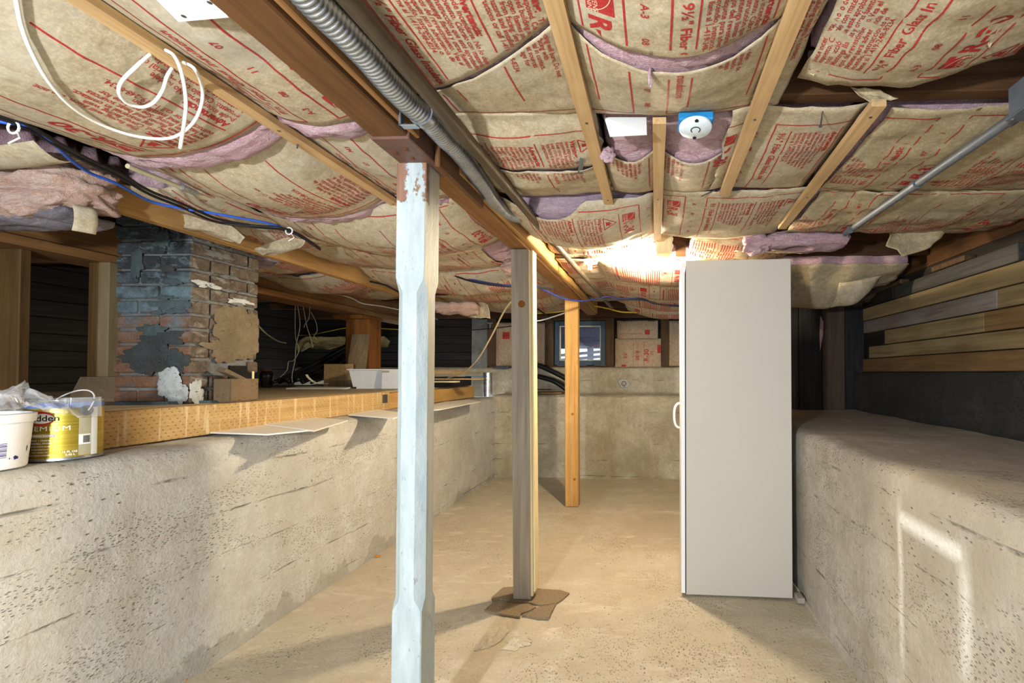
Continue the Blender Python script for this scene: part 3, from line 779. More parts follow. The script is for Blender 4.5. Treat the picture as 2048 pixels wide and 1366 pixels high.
# girders over the left ledge and platform
g1 = thing('girder', 'fir girder crossing in front of the brick chimney top', 'beam', (-1.96, 2.0, 1.735))
part('girder_body', MB().box(-1.985, -1.94, 1.60, 5.1, 1.735, 1.855, b=.003), M['wood_fir'], g1)
g2 = thing('girder', 'heavy brown girder on posts behind the chimney', 'beam', (-2.78, 2.0, 1.70))
part('girder_body', MB().box(-2.90, -2.74, -.9, 5.6, 1.735, 1.90, b=.004), M['wood_post_brown'] if False else M['beam_orange'], g2)
part('ledger', MB().box(-2.92, -2.70, -.9, 5.6, 1.69, 1.734, b=.004), M['beam_orange'], g2)
def post(x0, x1, y0, y1, z0, z1, label, m='wood_post_brown', extra=None):
    t = thing('support_post', label, 'post', ((x0 + x1) / 2, (y0 + y1) / 2, z0), 'posts on the platform')
    part('post_body', MB().box(x0, x1, y0, y1, z0, z1, b=.004), M[m], t)
    return t
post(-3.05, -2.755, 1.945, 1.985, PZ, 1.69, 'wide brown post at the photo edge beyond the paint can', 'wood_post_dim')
blk_z = 1.128
mb = MB(); q = [at_y(u, 762, 2.17).x for u in (135, 150, 192, 236)]
mb.hexa([(q[0], 2.17, PZ), (q[3], 2.17, PZ), (q[3], 2.40, PZ), (q[0], 2.40, PZ), (q[1], 2.19, blk_z), (q[3], 2.19, blk_z), (q[3], 2.38, blk_z), (q[1], 2.38, blk_z)])
single('pier_block', mb, M['concrete_block'], 'sloped concrete pier block behind the chimney', 'block')
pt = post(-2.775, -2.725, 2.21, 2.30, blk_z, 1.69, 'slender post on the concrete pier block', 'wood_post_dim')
part('post_side_face', MB().box(-2.724, -2.668, 2.21, 2.28, blk_z, 1.69, b=.003), M['wood_greyboard'], pt)  # post's right face; its brighter look is put into a lighter wood colour
pt = post(-2.95, -2.755, 4.41, 4.61, PZ, 1.69, 'thick brown post behind the white tray')
part('cap_plate', MB().box(-3.02, -2.74, 4.33, 4.67, 1.655, 1.689, b=.003), M['wood_post_brown'], pt)
part('post_side_face', MB().box(-2.754, -2.72, 4.41, 4.61, PZ, 1.655, b=.003), M['wood_post_brown'], pt)
# leaning grey board
mb = MB(); a = at_y(700, 736, 4.30); b = at_y(736, 736, 4.30); c = at_y(738, 668, 4.37); d = at_y(704, 668, 4.37)
a.z = b.z = PZ + .002; a.y = b.y = 4.22
e = Vector((0, .02, .004))
mb.hexa([a, b, b + e, a + e, d, c, c + e, d + e])
single('leaning_board', mb, M['wood_greyboard'], 'grey offcut board leaning on the thick brown post', 'board')
# treated timbers along the ledge
tb = thing('ledge_timber', 'long incised yellow timber lying along the left ledge', 'timber', (-1.96, 2.0, LZ))
part('timber_body', MB().box(-2.025, -1.94, 1.54, 3.40, LZ + .004, PZ - .001, b=.003), M['incised_timber'], tb)
part('strap_plate', MB().box(-1.942, -1.936, 3.31, 3.37, LZ + .055, PZ - .02, b=.001), M['steel_plate'], tb, 'rusty grey steel strap')
for z in (LZ + .07, LZ + .085, LZ + .1):
    part('nail', MB().lathe([(.0001, 0), (.003, 0), (.003, -.003)], (-1.936, 3.34, z), 8, axis='x'), M['galvanised'], tb)
tb2 = thing('ledge_timber', 'shorter smooth yellow timber at the far end of the ledge', 'timber', (-1.95, 4.3, LZ))
part('timber_body', MB().box(-2.025, -1.945, 3.41, 5.05, LZ + .006, PZ - .012, b=.003), M['wood_lvl'], tb2)
# ================================================================== chimney
ch_ = thing('brick_chimney', 'sooty brick chimney with blue-grey mortar smears on the platform', 'chimney', (-2.22, 2.19, PZ))
cx0, cx1, cy0, cy1 = -2.40, -2.05, 2.015, 2.372
part('mortar_core', MB().box(cx0 + .012, cx1 - .012, cy0 + .012, cy1 - .012, PZ, 2.066), M['mortar'], ch_)
rnd = random.Random(3)
CH = .0665; nrow = 15
bmesh_cache = {}
def brick(x0, x1, y0, y1, z0, z1, m):
    key = (round(x1 - x0, 3), round(y1 - y0, 3), m, rnd.randrange(4))
    if key not in bmesh_cache:
        w, d, h = (x1 - x0) / 2, (y1 - y0) / 2, (z1 - z0) / 2
        q = MB().box(-w, w, -d, d, -h, h, b=.006)
        j = rnd.random() * 50
        q.v = [(p[0] + .003 * n3(p[0] * 40 + j, p[1] * 40, p[2] * 40), p[1] + .003 * n3(p[1] * 40, p[2] * 40 + j, p[0] * 30), p[2] + .0025 * n3(p[2] * 40, p[0] * 40, j)) for p in q.v]
        bmesh_cache[key] = q.mesh('brick', M[m])
    o = bpy.data.objects.new('brick', bmesh_cache[key]); COL.objects.link(o); o.parent = ch_
    o.location = Vector(((x0 + x1) / 2, (y0 + y1) / 2, (z0 + z1) / 2)) - Vector(ch_['_w'])
    o.rotation_euler = (0, 0, rnd.uniform(-.012, .012))
for r in range(nrow):
    z0 = PZ + .004 + r * CH; z1 = z0 + CH - .011
    off = r % 2; hgt = r / nrow
    def pick(front, k): return 'brick_front' if front else 'brick_side'
    je = lambda: rnd.uniform(-.006, .006)
    # front face (towards camera), thickness .09
    cuts = [cx0, cx0 + (.20 if off else .10), cx1 - (.0 if off else .09)] if off else [cx0, cx0 + .11, cx0 + .225]
    if off: segs = [(cx0, cx0 + .195), (cx0 + .205, cx1)]
    else: segs = [(cx0, cx0 + .095), (cx0 + .105, cx0 + .295 - .07), (cx0 + .235, cx1)]
    for k, (a, b) in enumerate(segs):
        brick(a + je() * (k == 0), b, cy0 + je(), cy0 + .088, z0, z1, pick(True, k))
    # right face
    y = cy0 + .098
    segs = [(y, y + .19), (y + .2, cy1)] if not off else [(y, y + .09), (y + .1, cy1)]
    for k, (a, b) in enumerate(segs):
        if r in (1, 2) and b > cy0 + .20:   # opening low in the right face
            if r == 2: brick(cx1 - .09, cx1 + je(), cy0 + .30, cy1, z0, z1, 'brick_side')
            continue
        brick(cx1 - .09, cx1 + je() * .7, a, b, z0, z1, pick(False, k))
# flat black slab standing in for the dark hollow behind the block
part('hollow_slab', MB().box(cx1 - .03, cx1 - .004, cy0 + .20, cy1 - .03, PZ + .004, PZ + 2.6 * CH), M['seam_black'], ch_, 'black slab standing for the arched opening')
# render smears, each following the face it sits on
def smear(cx, cz, rx, rz, face, m, seed, th=.006, n=64, jag=.5, label=None):
    if face == 'f': pr = lambda a, b, c: (a, cy0 - .0045 - c, b)
    else: pr = lambda a, b, c: (cx1 + .0025 + c, a, b)
    pts = [(clamp(a, cx0 - .004, cx1 + .004) if face == 'f' else clamp(a, cy0 - .004, cy1 + .002), b) for a, b in blob(cx, cz, rx, rz, seed, n, 0, jag)]
    part('render_smear', dome(pts, 0, th, .7, seed, 6, pr), M[m], ch_, label, sm=True)
smear(-2.135, 1.115, .058, .085, 'f', 'parge_white', 14.7, .008, 60, .34, 'white lumpy plaster smear')
smear(-2.10, 1.06, .05, .05, 'f', 'parge_white', 6.1, .005, 60, .3)
smear(-2.24, 1.215, .11, .07, 'f', 'parge_dark', 1.4, label='dark grey cement smear')
smear(-2.17, 1.30, .10, .035, 'f', 'parge_dark', 11.4)
smear(-2.11, 1.20, .06, .05, 'f', 'parge_dark', 12.4)
smear(-2.22, 1.335, .06, .03, 'f', 'parge_grey', 8.2)
smear(-2.13, 1.45, .09, .022, 'f', 'parge_grey', 3.9, .004)
smear(-2.30, 1.64, .03, .07, 'f', 'parge_grey', 4.4, .003)
smear(-2.19, 1.74, .05, .035, 'f', 'parge_grey', 5.5, .003)
smear(2.255, 1.36, .135, .118, 'r', 'parge_tan', 27.3, .007, 70, .3, 'tan cement render')
smear(2.230, 1.262, .15, .055, 'r', 'parge_tan', 2.9, .006)
smear(2.045, 1.06, .035, .055, 'r', 'parge_white', 1.1, .005)
smear(2.085, 1.55, .06, .015, 'r', 'parge_white', 3.6, .003)
smear(2.255, 1.50, .08, .013, 'r', 'parge_white', 4.7, .003)
smear(2.155, 1.70, .09, .014, 'r', 'mortar', 5.7, .003)
r2 = random.Random(21)
for i in range(30):
    zz = PZ + .07 + CH * r2.randrange(14)
    if i % 2: smear(r2.uniform(-2.34, -2.09), zz + r2.uniform(-.01, .01), r2.uniform(.03, .07), r2.uniform(.008, .018), 'f', 'parge_dark' if zz < 1.3 or zz > 1.6 else 'parge_grey', 30 + i * 1.3, .0035, 36)
    elif zz > 1.45: smear(r2.uniform(2.06, 2.34), zz + r2.uniform(-.008, .008), r2.uniform(.03, .06), r2.uniform(.006, .013), 'r', 'mortar', 30 + i * 1.3, .003, 36)
part('mortar_bed', MB().prism(blob(-2.225, 2.165, .21, .215, 4.4, 30, 0, .12), PZ + .0005, PZ + .012), M['parge_grey'], ch_)

# stone trough standing in front of the opening
tr = thing('stone_trough', 'small tan stone trough of broken bits before the chimney opening', 'trough', (-1.99, 2.19, PZ))
bm = bmesh.new(); bmesh.ops.create_cube(bm, size=1)
for q in bm.verts: q.co = Vector((-1.995 + q.co.x * .085, 2.19 + q.co.y * .16, PZ + .058 + q.co.z * .114))
top = [f for f in bm.faces if f.normal.z > .5]
r = bmesh.ops.inset_region(bm, faces=top, thickness=.014); 
for q in top[0].verts: q.co.z -= .05
bmesh.ops.bevel(bm, geom=[e for e in bm.edges], offset=.006, segments=2, affect='EDGES')
part('trough_body', MB().bm(bm), M['concrete_block'], tr, sm='auto')
sd = thing('broken_chunk', 'broken tan mortar slab leaning in the stone trough', 'rubble', (-1.99, 2.17, PZ + .07))
mb = MB().box(-.026, .026, -.085, .07, -.010, .010, b=.004)
mb.v = [(p[0], p[1], p[2] + .004 * n3(p[0] * 60, p[1] * 60, 2)) for p in mb.v]
mb.xf(Matrix.Translation((-1.995, 2.185, PZ + .118)) @ Matrix.Rotation(-.42, 4, 'X') @ Matrix.Rotation(.2, 4, 'Y')); part('chunk', mb, M['parge_tan'], sd)
mb = MB().box(-1.97, -1.965, 2.245, 2.255, PZ + .07, PZ + .145, b=.001)
single('wood_sliver', mb, M['wood_cream'], 'pale wood sliver sticking up from the stone trough', 'sliver')
# ================================================================== cabinet
ca = thing('storage_cabinet', 'tall plain off-white storage cabinet with its side to the camera', 'cabinet', (.43, 2.75, 0))
CM = Matrix.Translation((.160, 2.462, 0)) @ Matrix.Rotation(math.radians(-2.2), 4, 'Z')
W_, D_, H_ = .530, .62, 1.728
part('cabinet_body', MB().box(0, W_, .018, D_, .06, H_, b=.001).xf(CM), M['cabinet_white'], ca)
part('side_panel', MB().box(-.001, W_ + .002, 0, .0175, .012, H_ + .001, b=.0015).xf(CM), M['cabinet_white'], ca)
part('plinth', MB().box(.02, W_ - .01, .03, D_ - .02, 0, .058).xf(CM), M['seam_black'], ca)
part('edge_seam', MB().box(-.0055, -.0012, .004, D_, .02, H_ - .09, b=.0).xf(CM), M['seam_black'], ca, 'black door seam')
dr = part('door', MB().box(-.026, -.006, -.004, D_, .02, H_ - .004, b=.0015).xf(CM), M['cabinet_edge'], ca)
hp = [CM @ Vector(p) for p in ((-.026, .30, .83), (-.045, .30, .835), (-.058, .30, .86), (-.061, .30, .90), (-.058, .30, .94), (-.045, .30, .965), (-.026, .30, .97))]
part('handle', MB().tube(cat_rom(hp, 5), .007, 8), M['cabinet_edge'], dr, 'white bow handle', sm=True)
mb = MB().box(.705, .742, 2.40, 2.47, .004, .030, b=.003)
single('shim_block', mb, M['wood_grey'], 'small wood shim on the floor beside the cabinet foot', 'shim')

# ================================================================== paint can
def text_mesh(body, size, align='LEFT', offset=0.0, res=3, spacing=1.0, shear=0.0):
    cu = bpy.data.curves.new('txt', 'FONT'); cu.body = body; cu.size = size; cu.align_x = align
    cu.offset = offset; cu.resolution_u = res; cu.space_character = spacing; cu.shear = shear; cu.fill_mode = 'FRONT'
    o = bpy.data.objects.new('txt', cu); COL.objects.link(o)
    dg = bpy.context.evaluated_depsgraph_get(); me = o.evaluated_get(dg).to_mesh()
    vs = [(p.co.x, p.co.y) for p in me.vertices]; fs = [tuple(f.vertices) for f in me.polygons]
    o.evaluated_get(dg).to_mesh_clear(); bpy.data.objects.remove(o); bpy.data.curves.remove(cu)
    return vs, fs
CC = Vector((-1.872, 1.437, .880)); CR = .0825; CHT = .186
can = thing('paint_can', 'gold gallon paint can with a wire handle on the ledge', 'paint can', CC)
can_o = part('can_body', MB().lathe([(.001, .004), (CR - .006, .004), (CR + .0012, .001), (CR + .0012, .006), (CR, .008), (CR, CHT - .008), (CR + .0014, CHT - .006), (CR + .0014, CHT), (CR - .004, CHT), (CR - .006, CHT - .007), (.001, CHT - .007)], CC, 64), M['galvanised'], can, 'steel rims', sm='auto')
FA = math.atan2(-CC.y, -CC.x + 0)          # angle of the side that looks to the camera
def cyl_patch(a0, a1, z0, z1, r, m, name, label=None, n=40):
    mb = MB(); mb.sheet(lambda u, v: (CC.x + r * math.cos(a0 + (a1 - a0) * u), CC.y + r * math.sin(a0 + (a1 - a0) * u), CC.z + z0 + (z1 - z0) * v), n, 2)
    return part(name, mb, m, can, label, sm=True)
cyl_patch(0, 2 * PI, .009, .160, CR + .0006, M['can_gold'], 'label_wrap', 'metallic gold label', 72)
cyl_patch(0, 2 * PI, .160, CHT - .009, CR + .0007, M['label_blue'], 'label_band', 'blue top band', 72)
def cyl_text(body, size, ang, z, m, off=.0, sp=1.0, r=CR + .0012, sx=1.0):
    vs, fs = text_mesh(body, size, 'CENTER', off, 3, sp)
    mb = MB(); mb.add([(CC.x + r * math.cos(ang + x * sx / r), CC.y + r * math.sin(ang + x * sx / r), CC.z + z + y) for x, y in vs], fs)
    part('label_lettering', mb, m, can)
A0 = FA - .52
cyl_patch(A0 - .95, A0 - .12 + .28, .010, .158, CR + .0008, M['can_gold_dark'], 'label_panel', 'darker gold panel')
mb = MB()
def cyl_ell(ang, z, ra, rz, r, m, label=None):
    mb = MB(); vs = [(CC.x + r * math.cos(ang), CC.y + r * math.sin(ang), CC.z + z)]
    n = 32
    for q in (.5, 1.0):
        for k in range(n):
            a = 2 * PI * k / n; vs.append((CC.x + r * math.cos(ang + q * ra * math.cos(a)), CC.y + r * math.sin(ang + q * ra * math.cos(a)), CC.z + z + q * rz * math.sin(a)))
    fs = [(0, 1 + k, 1 + (k + 1) % n) for k in range(n)] + [(1 + k, 1 + (k + 1) % n, 1 + n + (k + 1) % n, 1 + n + k) for k in range(n)]
    mb.add(vs, fs); part('label_emblem', mb, m, can, label, sm=True)
cyl_ell(A0 - .08, .130, .36, .0215, CR + .0010, M['ink_red'], 'red oval ring')
cyl_ell(A0 - .08, .130, .35, .0150, CR + .0012, M['ink_white'])
cyl_text('Glidden', .0255, A0 - .08, .1225, M['ink_black'], .0004, r=CR + .0015)
cyl_text('PREMIUM', .0195, A0 + .02, .093, M['ink_white'], .0, 1.12, sx=1.25)
cyl_patch(A0 - .5, A0 + .28, .0725, .0835, CR + .0010, M['label_grey'], 'label_strip')
cyl_text('INTERIOR PAINT', .0068, A0 - .1, .0757, M['ink_white'], .0002, r=CR + .0014, sx=1.2)
for i, (tx, sz) in enumerate((('PAINT + PRIMER', .006), ('EGGSHELL FINISH', .006), ('ULTRA WHITE BASE', .0045), ('STAIN RESISTANT', .0045), ('EASY CLEAN UP', .0045), ('LOW ODOR FORMULA', .0045))):
    cyl_text(tx, sz, A0 - .1, .062 - .0088 * i, M['ink_white'], .0001, r=CR + .0013, sx=1.15)
cyl_text('116 FL OZ', .0082, A0 + .62, .0235, M['ink_white'], .0003)
cyl_text('3.43 L', .0082, A0 + .66, .0145, M['ink_white'], .0003)
cyl_patch(A0 + .86, A0 + 1.22, .012, .128, CR + .0009, M['label_grey'], 'side_label', 'beige side label')
cyl_patch(A0 + .86, A0 + 1.20, .045, .077, CR + .0012, M['ink_white'], 'barcode_label', 'white barcode label')
mb = MB(); q = A0 + .98
for k in range(13):
    w = [.008, .014, .006, .01][k % 4]
    mb.sheet(lambda u, v: (CC.x + (CR + .0015) * math.cos(q + w * u), CC.y + (CR + .0015) * math.sin(q + w * u), CC.z + .050 + .022 * v), 1, 1); q += w + .006
part('barcode', mb, M['ink_black'], can)
cyl_patch(A0 + 1.22, A0 + 1.45, .010, .160, CR + .0009, M['ink_white'], 'side_strip')
# ear and wire bail
ea = A0 + 1.06; ex, ey = CC.x + (CR + .001) * math.cos(ea), CC.y + (CR + .001) * math.sin(ea)
mb = MB(); R3 = Matrix.Translation((ex, ey, CC.z + .150)) @ Matrix.Rotation(ea, 4, 'Z')
mb.lathe([(.0001, .006), (.013, .005), (.0165, .002), (.0165, -.002)], (0, 0, 0), 24, axis='x').xf(R3); part('handle_ear', mb, M['black_plastic'], can, 'black round handle ear')
eb = ea + PI; e1 = Vector((ex, ey, CC.z + .150)) + Vector((math.cos(ea), math.sin(ea), 0)) * .005
e2 = Vector((CC.x + (CR + .006) * math.cos(eb), CC.y + (CR + .006) * math.sin(eb), CC.z + .150))
mid = Vector((CC.x, CC.y, CC.z + .150)); side = Vector((-math.sin(ea), math.cos(ea), 0)); pts = []
for k in range(25):
    a = PI * k / 24; ax = (e1 - mid) * math.cos(a)
    pts.append(mid + ax + (Vector((0, 0, .062)) + side * .045) * math.sin(a))
part('wire_handle', MB().tube(pts, .0022, 8), M['white_cable'], can, 'white wire bail', sm=True)

# ================================================================== white bucket and bag
BC = Vector((-1.884, 1.230, .882)); 
bk = thing('plastic_bucket', 'white plastic bucket with blue barcode at the photo edge', 'bucket', BC)
BR0, BR1, BH = .104, .113, .150
part('bucket_body', MB().lathe([(.001, 0), (BR0 - .003, 0), (BR0, .003), (BR1, BH - .026), (BR1 + .002, BH - .024), (BR1 + .004, BH), (BR1 - .003, BH), (BR1 - .006, BH - .03), (BR0 - .006, .006), (.001, .006)], BC, 64), M['bucket_white'], bk, sm='auto')
part('rim', MB().lathe([(BR1, BH - .022), (BR1 + .006, BH - .022), (BR1 + .0075, BH + .001), (BR1 - .002, BH + .003), (BR1 - .002, BH - .02)], BC, 64), M['bucket_white'], bk, sm='auto')
def bcyl(a, z): r = BR0 + (BR1 - BR0) * z / BH + .0012; return (BC.x + r * math.cos(a), BC.y + r * math.sin(a), BC.z + z)
BF = math.atan2(-BC.y, -BC.x)
mb = MB()
for k in range(10):
    z = .034 + k * .0042; w = [.0014, .0026, .0018][k % 3]
    mb.sheet(lambda u, v: bcyl(BF + .30 + .33 * u, z + w * v), 8, 1)
part('barcode', mb, M['ink_navy'], bk, 'dark blue barcode')
for a, z, ra, rz, s in ((BF + .84, .031, .05, .0052, 3.3), (BF + 1.18, .052, .022, .0075, 1.9), (BF + .70, .030, .012, .002, 7.0)):
    mb = MB(); pts = blob(0, 0, ra, rz, s, 20, 0, .6); mb.add([bcyl(a + p, z + q) for p, q in pts], [list(range(20))]); part('paint_splash', mb, M['ink_navy'], bk)
# crumpled film lying on bucket and can
mb = MB()
def film(u, v):
    x = BC.x - .115 + .25 * u; y = BC.y - .105 + .33 * v
    d1 = math.hypot(x - BC.x, y - BC.y)
    base = BC.z + BH + .008
    c2 = math.hypot(x - CC.x, y - CC.y)
    z = base + .012 + .036 * abs(fbm(u * 4, v * 4, 2.2, 4)) + .022 * abs(n3(u * 11, v * 11, 5)) + .010 * abs(n3(u * 27, v * 27, 9))
    z += .050 * math.exp(-((u - .60) ** 2 + (v - .62) ** 2) / .03)
    if d1 > BR1: z -= (d1 - BR1) * .55
    z = max(z, base - .03)
    if c2 < CR + .012: z = max(z, CC.z + CHT + .006)
    if d1 < BR1 + .012: z = max(z, base + .004)
    return (x + .02 * fbm(u * 5, v * 5, 9), y + .02 * fbm(u * 5, v * 5, 4), z)
mb.sheet(film, 84, 84)
single('plastic_bag', mb, M['clear_film'], 'crumpled clear plastic film lying over bucket and paint can', 'plastic bag', sm=False)

# ================================================================== white boards on the ledge
def slab(name, px, z, th, label, mats=('board_white', 'board_edge'), group=None, cat='board', tilt=None):
    pts = [at_z(u, v, z) for u, v in px]; n = len(pts); mb = MB()
    zz = [0] * n if tilt is None else tilt
    vs = [(p.x, p.y, z + zz[i] - th) for i, p in enumerate(pts)] + [(p.x, p.y, z + zz[i]) for i, p in enumerate(pts)]
    mb.add(vs, [list(range(n, 2 * n))], 0); k = len(mb.v) - 2 * n
    mb.f.append(list(range(n))[::-1]); mb.m.append(1)
    for i in range(n): mb.f.append([i, (i + 1) % n, n + (i + 1) % n, n + i]); mb.m.append(1)
    return single(name, mb, [M[m] for m in mats], label, cat, group)
G = 'white boards on the left ledge'
slab('white_board', [(414, 864), (534, 868), (619, 860), (524, 849)], .889, .006, 'white board nearest the camera on the left ledge', group=G)
slab('white_board', [(528, 848), (628, 861), (696, 840), (603, 832)], .893, .006, 'white board touching the nearest one on the left ledge', group=G)
slab('white_board', [(696, 829), (786, 836), (822, 828), (752, 818)], .890, .006, 'white board half behind the painted post', group=G)
slab('white_board', [(850, 821), (880, 819), (962, 803), (938, 799), (890, 803), (860, 810)], .887, .005, 'thin bowed white board at the far end of the ledge', group=G)
slab('white_board', [(572, 776), (693, 776), (722, 770), (640, 767)], PZ + .012, .010, 'white board on the platform before the black pipes', group=G)

# white tray and box on the platform
ty = 3.95
tr = thing('plastic_tray', 'white plastic tray on the platform', 'tray', (-2.35, ty + .08, PZ))
a = at_y(695, 740, ty).x; b = at_y(770, 740, ty).x; z1 = at_y(700, 738, ty).z
mb = MB()
o_ = [(a + .015, ty), (b, ty), (b, ty + .18), (a + .015, ty + .18)]
def loop(ins, z): return [(a + ins, ty + ins, z), (b - ins * .2, ty + ins, z), (b - ins * .2, ty + .18 - ins, z), (a + ins, ty + .18 - ins, z)]
L = loop(.03, PZ + .015) + loop(.008, z1 - .012) + loop(-.004, z1 - .01) + loop(-.004, z1) + loop(.004, z1) + loop(.014, z1 - .01) + loop(.034, PZ + .02)
fs = [(3, 2, 1, 0)]
for i in range(6): fs += [(i * 4 + k, i * 4 + (k + 1) % 4, i * 4 + 4 + (k + 1) % 4, i * 4 + 4 + k) for k in range(4)]
fs.append((24, 25, 26, 27)); mb.add(L, fs); part('tray_body', mb, M['white_plastic'], tr)
part('foot', MB().box(a + .06, b - .01, ty + .03, ty + .15, PZ, PZ + .0145), M['white_plastic'], tr)
bx = thing('plastic_box', 'white square-edged box beside the tray, half behind the painted post', 'box', (-2.2, ty + .05, PZ))
a2 = at_y(763, 740, ty - .02).x; a3 = at_y(830, 740, ty - .02).x
part('box_body', MB().box(a2, a3, ty - .02, ty + .14, PZ, z1 - .003, b=.003), M['white_plastic'], bx)
part('lip', MB().box(a2 + .008, a2 + .07, ty - .024, ty - .0205, z1 - .03, z1 - .014, b=.001), M['label_grey'], bx)
# wood offcuts behind the tray
def offcut(u0, u1, v0, v1, y, d, m, label, cat='offcut', rot=0.0, name='wood_offcut', grp='wood offcuts on the platform'):
    p = at_y(u0, v1, y); q = at_y(u1, v0, y); z0 = p.z; h = q.z - p.z; w = q.x - p.x
    mb = MB().box(-w / 2, w / 2, 0, d, 0, h, b=.002).xf(Matrix.Translation((p.x + w / 2, y, z0)) @ Matrix.Rotation(rot, 4, 'Z'))
    return single(name, mb, M[m], label, cat, grp)
mb = MB(); p = at_y(648, 765, 4.19); q = at_y(705, 728, 4.19)
mb.box(p.x, q.x, 4.185, 4.205, PZ + .002, q.z, b=.002); single('wood_offcut', mb, M['wood_lath'], 'upright yellow plywood piece behind the white tray', 'offcut', 'wood offcuts on the platform')
mb = MB(); p = at_y(655, 765, 4.14); mb.hexa([(p.x, 4.135, PZ + .013), (p.x + .25, 4.135, PZ + .013), (p.x + .25, 4.175, PZ + .013), (p.x, 4.175, PZ + .013), (p.x + .02, 4.135, PZ + .06), (p.x + .25, 4.135, PZ + .075), (p.x + .25, 4.175, PZ + .075), (p.x + .02, 4.175, PZ + .06)])
single('wood_offcut', mb, M['wood_greyboard'], 'low grey wedge of wood before the plywood piece', 'offcut', 'wood offcuts on the platform')
# peeled paper strip
pp = [at_y(u, v, 3.98) for u, v in ((610, 749), (616, 757), (625, 764), (638, 768), (652, 767))]
mb = MB(); pts = cat_rom(pp, 6); mb.sheet(lambda u, v: pts[min(int(u * (len(pts) - 1) + .5), len(pts) - 1)] + Vector((0, .03 * v + .01 * u, .006 * n3(u * 9, v * 3))), len(pts) - 1, 3, .001)
single('paper_strip', mb, M['board_edge'], 'curled pale peeling strip on the platform', 'strip')
# boards at the end of the platform
G2 = 'thin boards at the end of the platform'
def flat(u0, u1, v, y, d, th, m, label):
    a = at_y(u0, v, y); b = at_y(u1, v, y); mb = MB().box(a.x, b.x, y, y + d, a.z - th, a.z, b=.002)
    return single('thin_board', mb, M[m], label, 'board', G2)
single('gap_block', MB().box(-2.25, -1.96, 4.36, 5.0, PZ, PZ + .094, b=.003), M['wood_black_x'], 'dark block filling the gap under the board pile', 'timber')  # dark block put into the dark gap to carry the boards
flat(840, 907, 741, 4.45, .35, .034, 'wood_lath', 'thick yellow offcut on top of the board pile by the cream cord')
flat(840, 960, 757, 4.30, .12, .011, 'wood_lath', 'long thin yellow board reaching past the platform end')
flat(845, 911, 762, 4.22, .10, .014, 'wood_cream', 'short pale board lowest in the pile by the cream cord')
flat(930, 966, 752, 4.86, .10, .006, 'blue_plastic', 'thin blue strip under the board pile at the silver roll')
# silver roll on the ledge corner
sp = at_z(975, 793, .879); sp.z = .879
sr = thing('foil_roll', 'shiny silver flashing roll standing on the ledge corner', 'roll', sp)
rr = .052; hh = at_y(975, 745, sp.y).z - .879
mb = MB(); mb.lathe([(rr - .004, 0), (rr, 0), (rr, hh), (rr - .004, hh), (rr - .004, 0)], sp, 28)
mb.v = [(p[0] + .004 * n3(p[2] * 22, p[0] * 30, p[1] * 30), p[1] + .004 * n3(p[2] * 20, p[1] * 30, 3), p[2]) for p in mb.v]; part('sheet_roll', mb, M['foil'], sr)
part('inner_coil', MB().lathe([(rr - .016, 0), (rr - .012, 0), (rr - .012, hh - .004), (rr - .016, hh - .004), (rr - .016, 0)], sp, 24), M['foil'], sr)
# rusty pipe stub in the end wall
ps = at_y(1248, 767, FY + .44)
st = thing('pipe_stub', 'rusty round pipe stub in the end wall', 'pipe', ps)
part('stub', MB().lathe([(.028, .02), (.028, -.02), (.022, -.02), (.022, .01), (.001, .01)], ps, 20, axis='y'), M['rust'], st)
mb = MB(); n = 28; pts = blob(ps.x, ps.z, .062, .055, 3.7, n, 0, .35)
mb.add([(x, FY + .445, z) for x, z in pts] + [(x * .9 + ps.x * .1, FY + .432, z * .9 + ps.z * .1) for x, z in pts], [list(range(n)), list(range(n, 2 * n))] + [(i, (i + 1) % n, n + (i + 1) % n, n + i) for i in range(n)])
part('cement_collar', mb, M['parge_white'], st, 'whitish cement collar')
# black gutter pieces and slats on the end ledge
gl = 'black gutter pieces on the end ledge'
for (pts, w, lab) in (([(1040, 728), (1075, 736), (1105, 748), (1134, 762)], .13, 'upper curled black gutter piece on the end ledge'),
                      ([(1040, 752), (1080, 760), (1108, 768), (1136, 786)], .16, 'lower ribbed black gutter piece on the end ledge')):
    c = cat_rom([at_y(u, v - 3, 5.24) for u, v in pts], 6); mb = MB()
    def fn(u, v, c=c, w=w):
        p = c[min(int(u * (len(c) - 1) + .5), len(c) - 1)]
        return p + Vector((.02 * math.sin(v * 9), w * v, .018 * math.sin(v * 3 * PI) + .02 * (1 - u)))
    mb.sheet(fn, len(c) - 1, 18, .006); single('gutter_piece', mb, M['black_plastic'], lab, 'gutter', gl, sm=True)
for i, (u0, u1, v, y, m, lab) in enumerate(((1062, 1100, 778, 5.24, 'wood_dark_x', 'dark slat under the black gutter pieces'), (1082, 1122, 785, 5.20, 'wood_fir_x', 'orange slat lowest under the black gutter pieces'), (1066, 1130, 783, 5.30, 'stud_wood', 'long brown slat under the black gutter pieces'))):
    a = at_y(u0, v, y); b = at_y(u1, v, y)
    z0 = .907 + i * .0 if False else a.z - .012
    single('slat_offcut', MB().box(a.x, b.x, y, y + .05, z0, a.z, b=.002), M[m], lab, 'slat', 'wood slats on the end ledge')
a = at_y(995, 734, WY - .03); b = at_y(1022, 734, WY - .03)
single('painted_offcut', MB().box(a.x, b.x, WY - .12, WY - .03, a.z - .012, a.z + .006, b=.002), M['window_blue'], 'pale blue slat on the sill behind the grey post', 'slat')

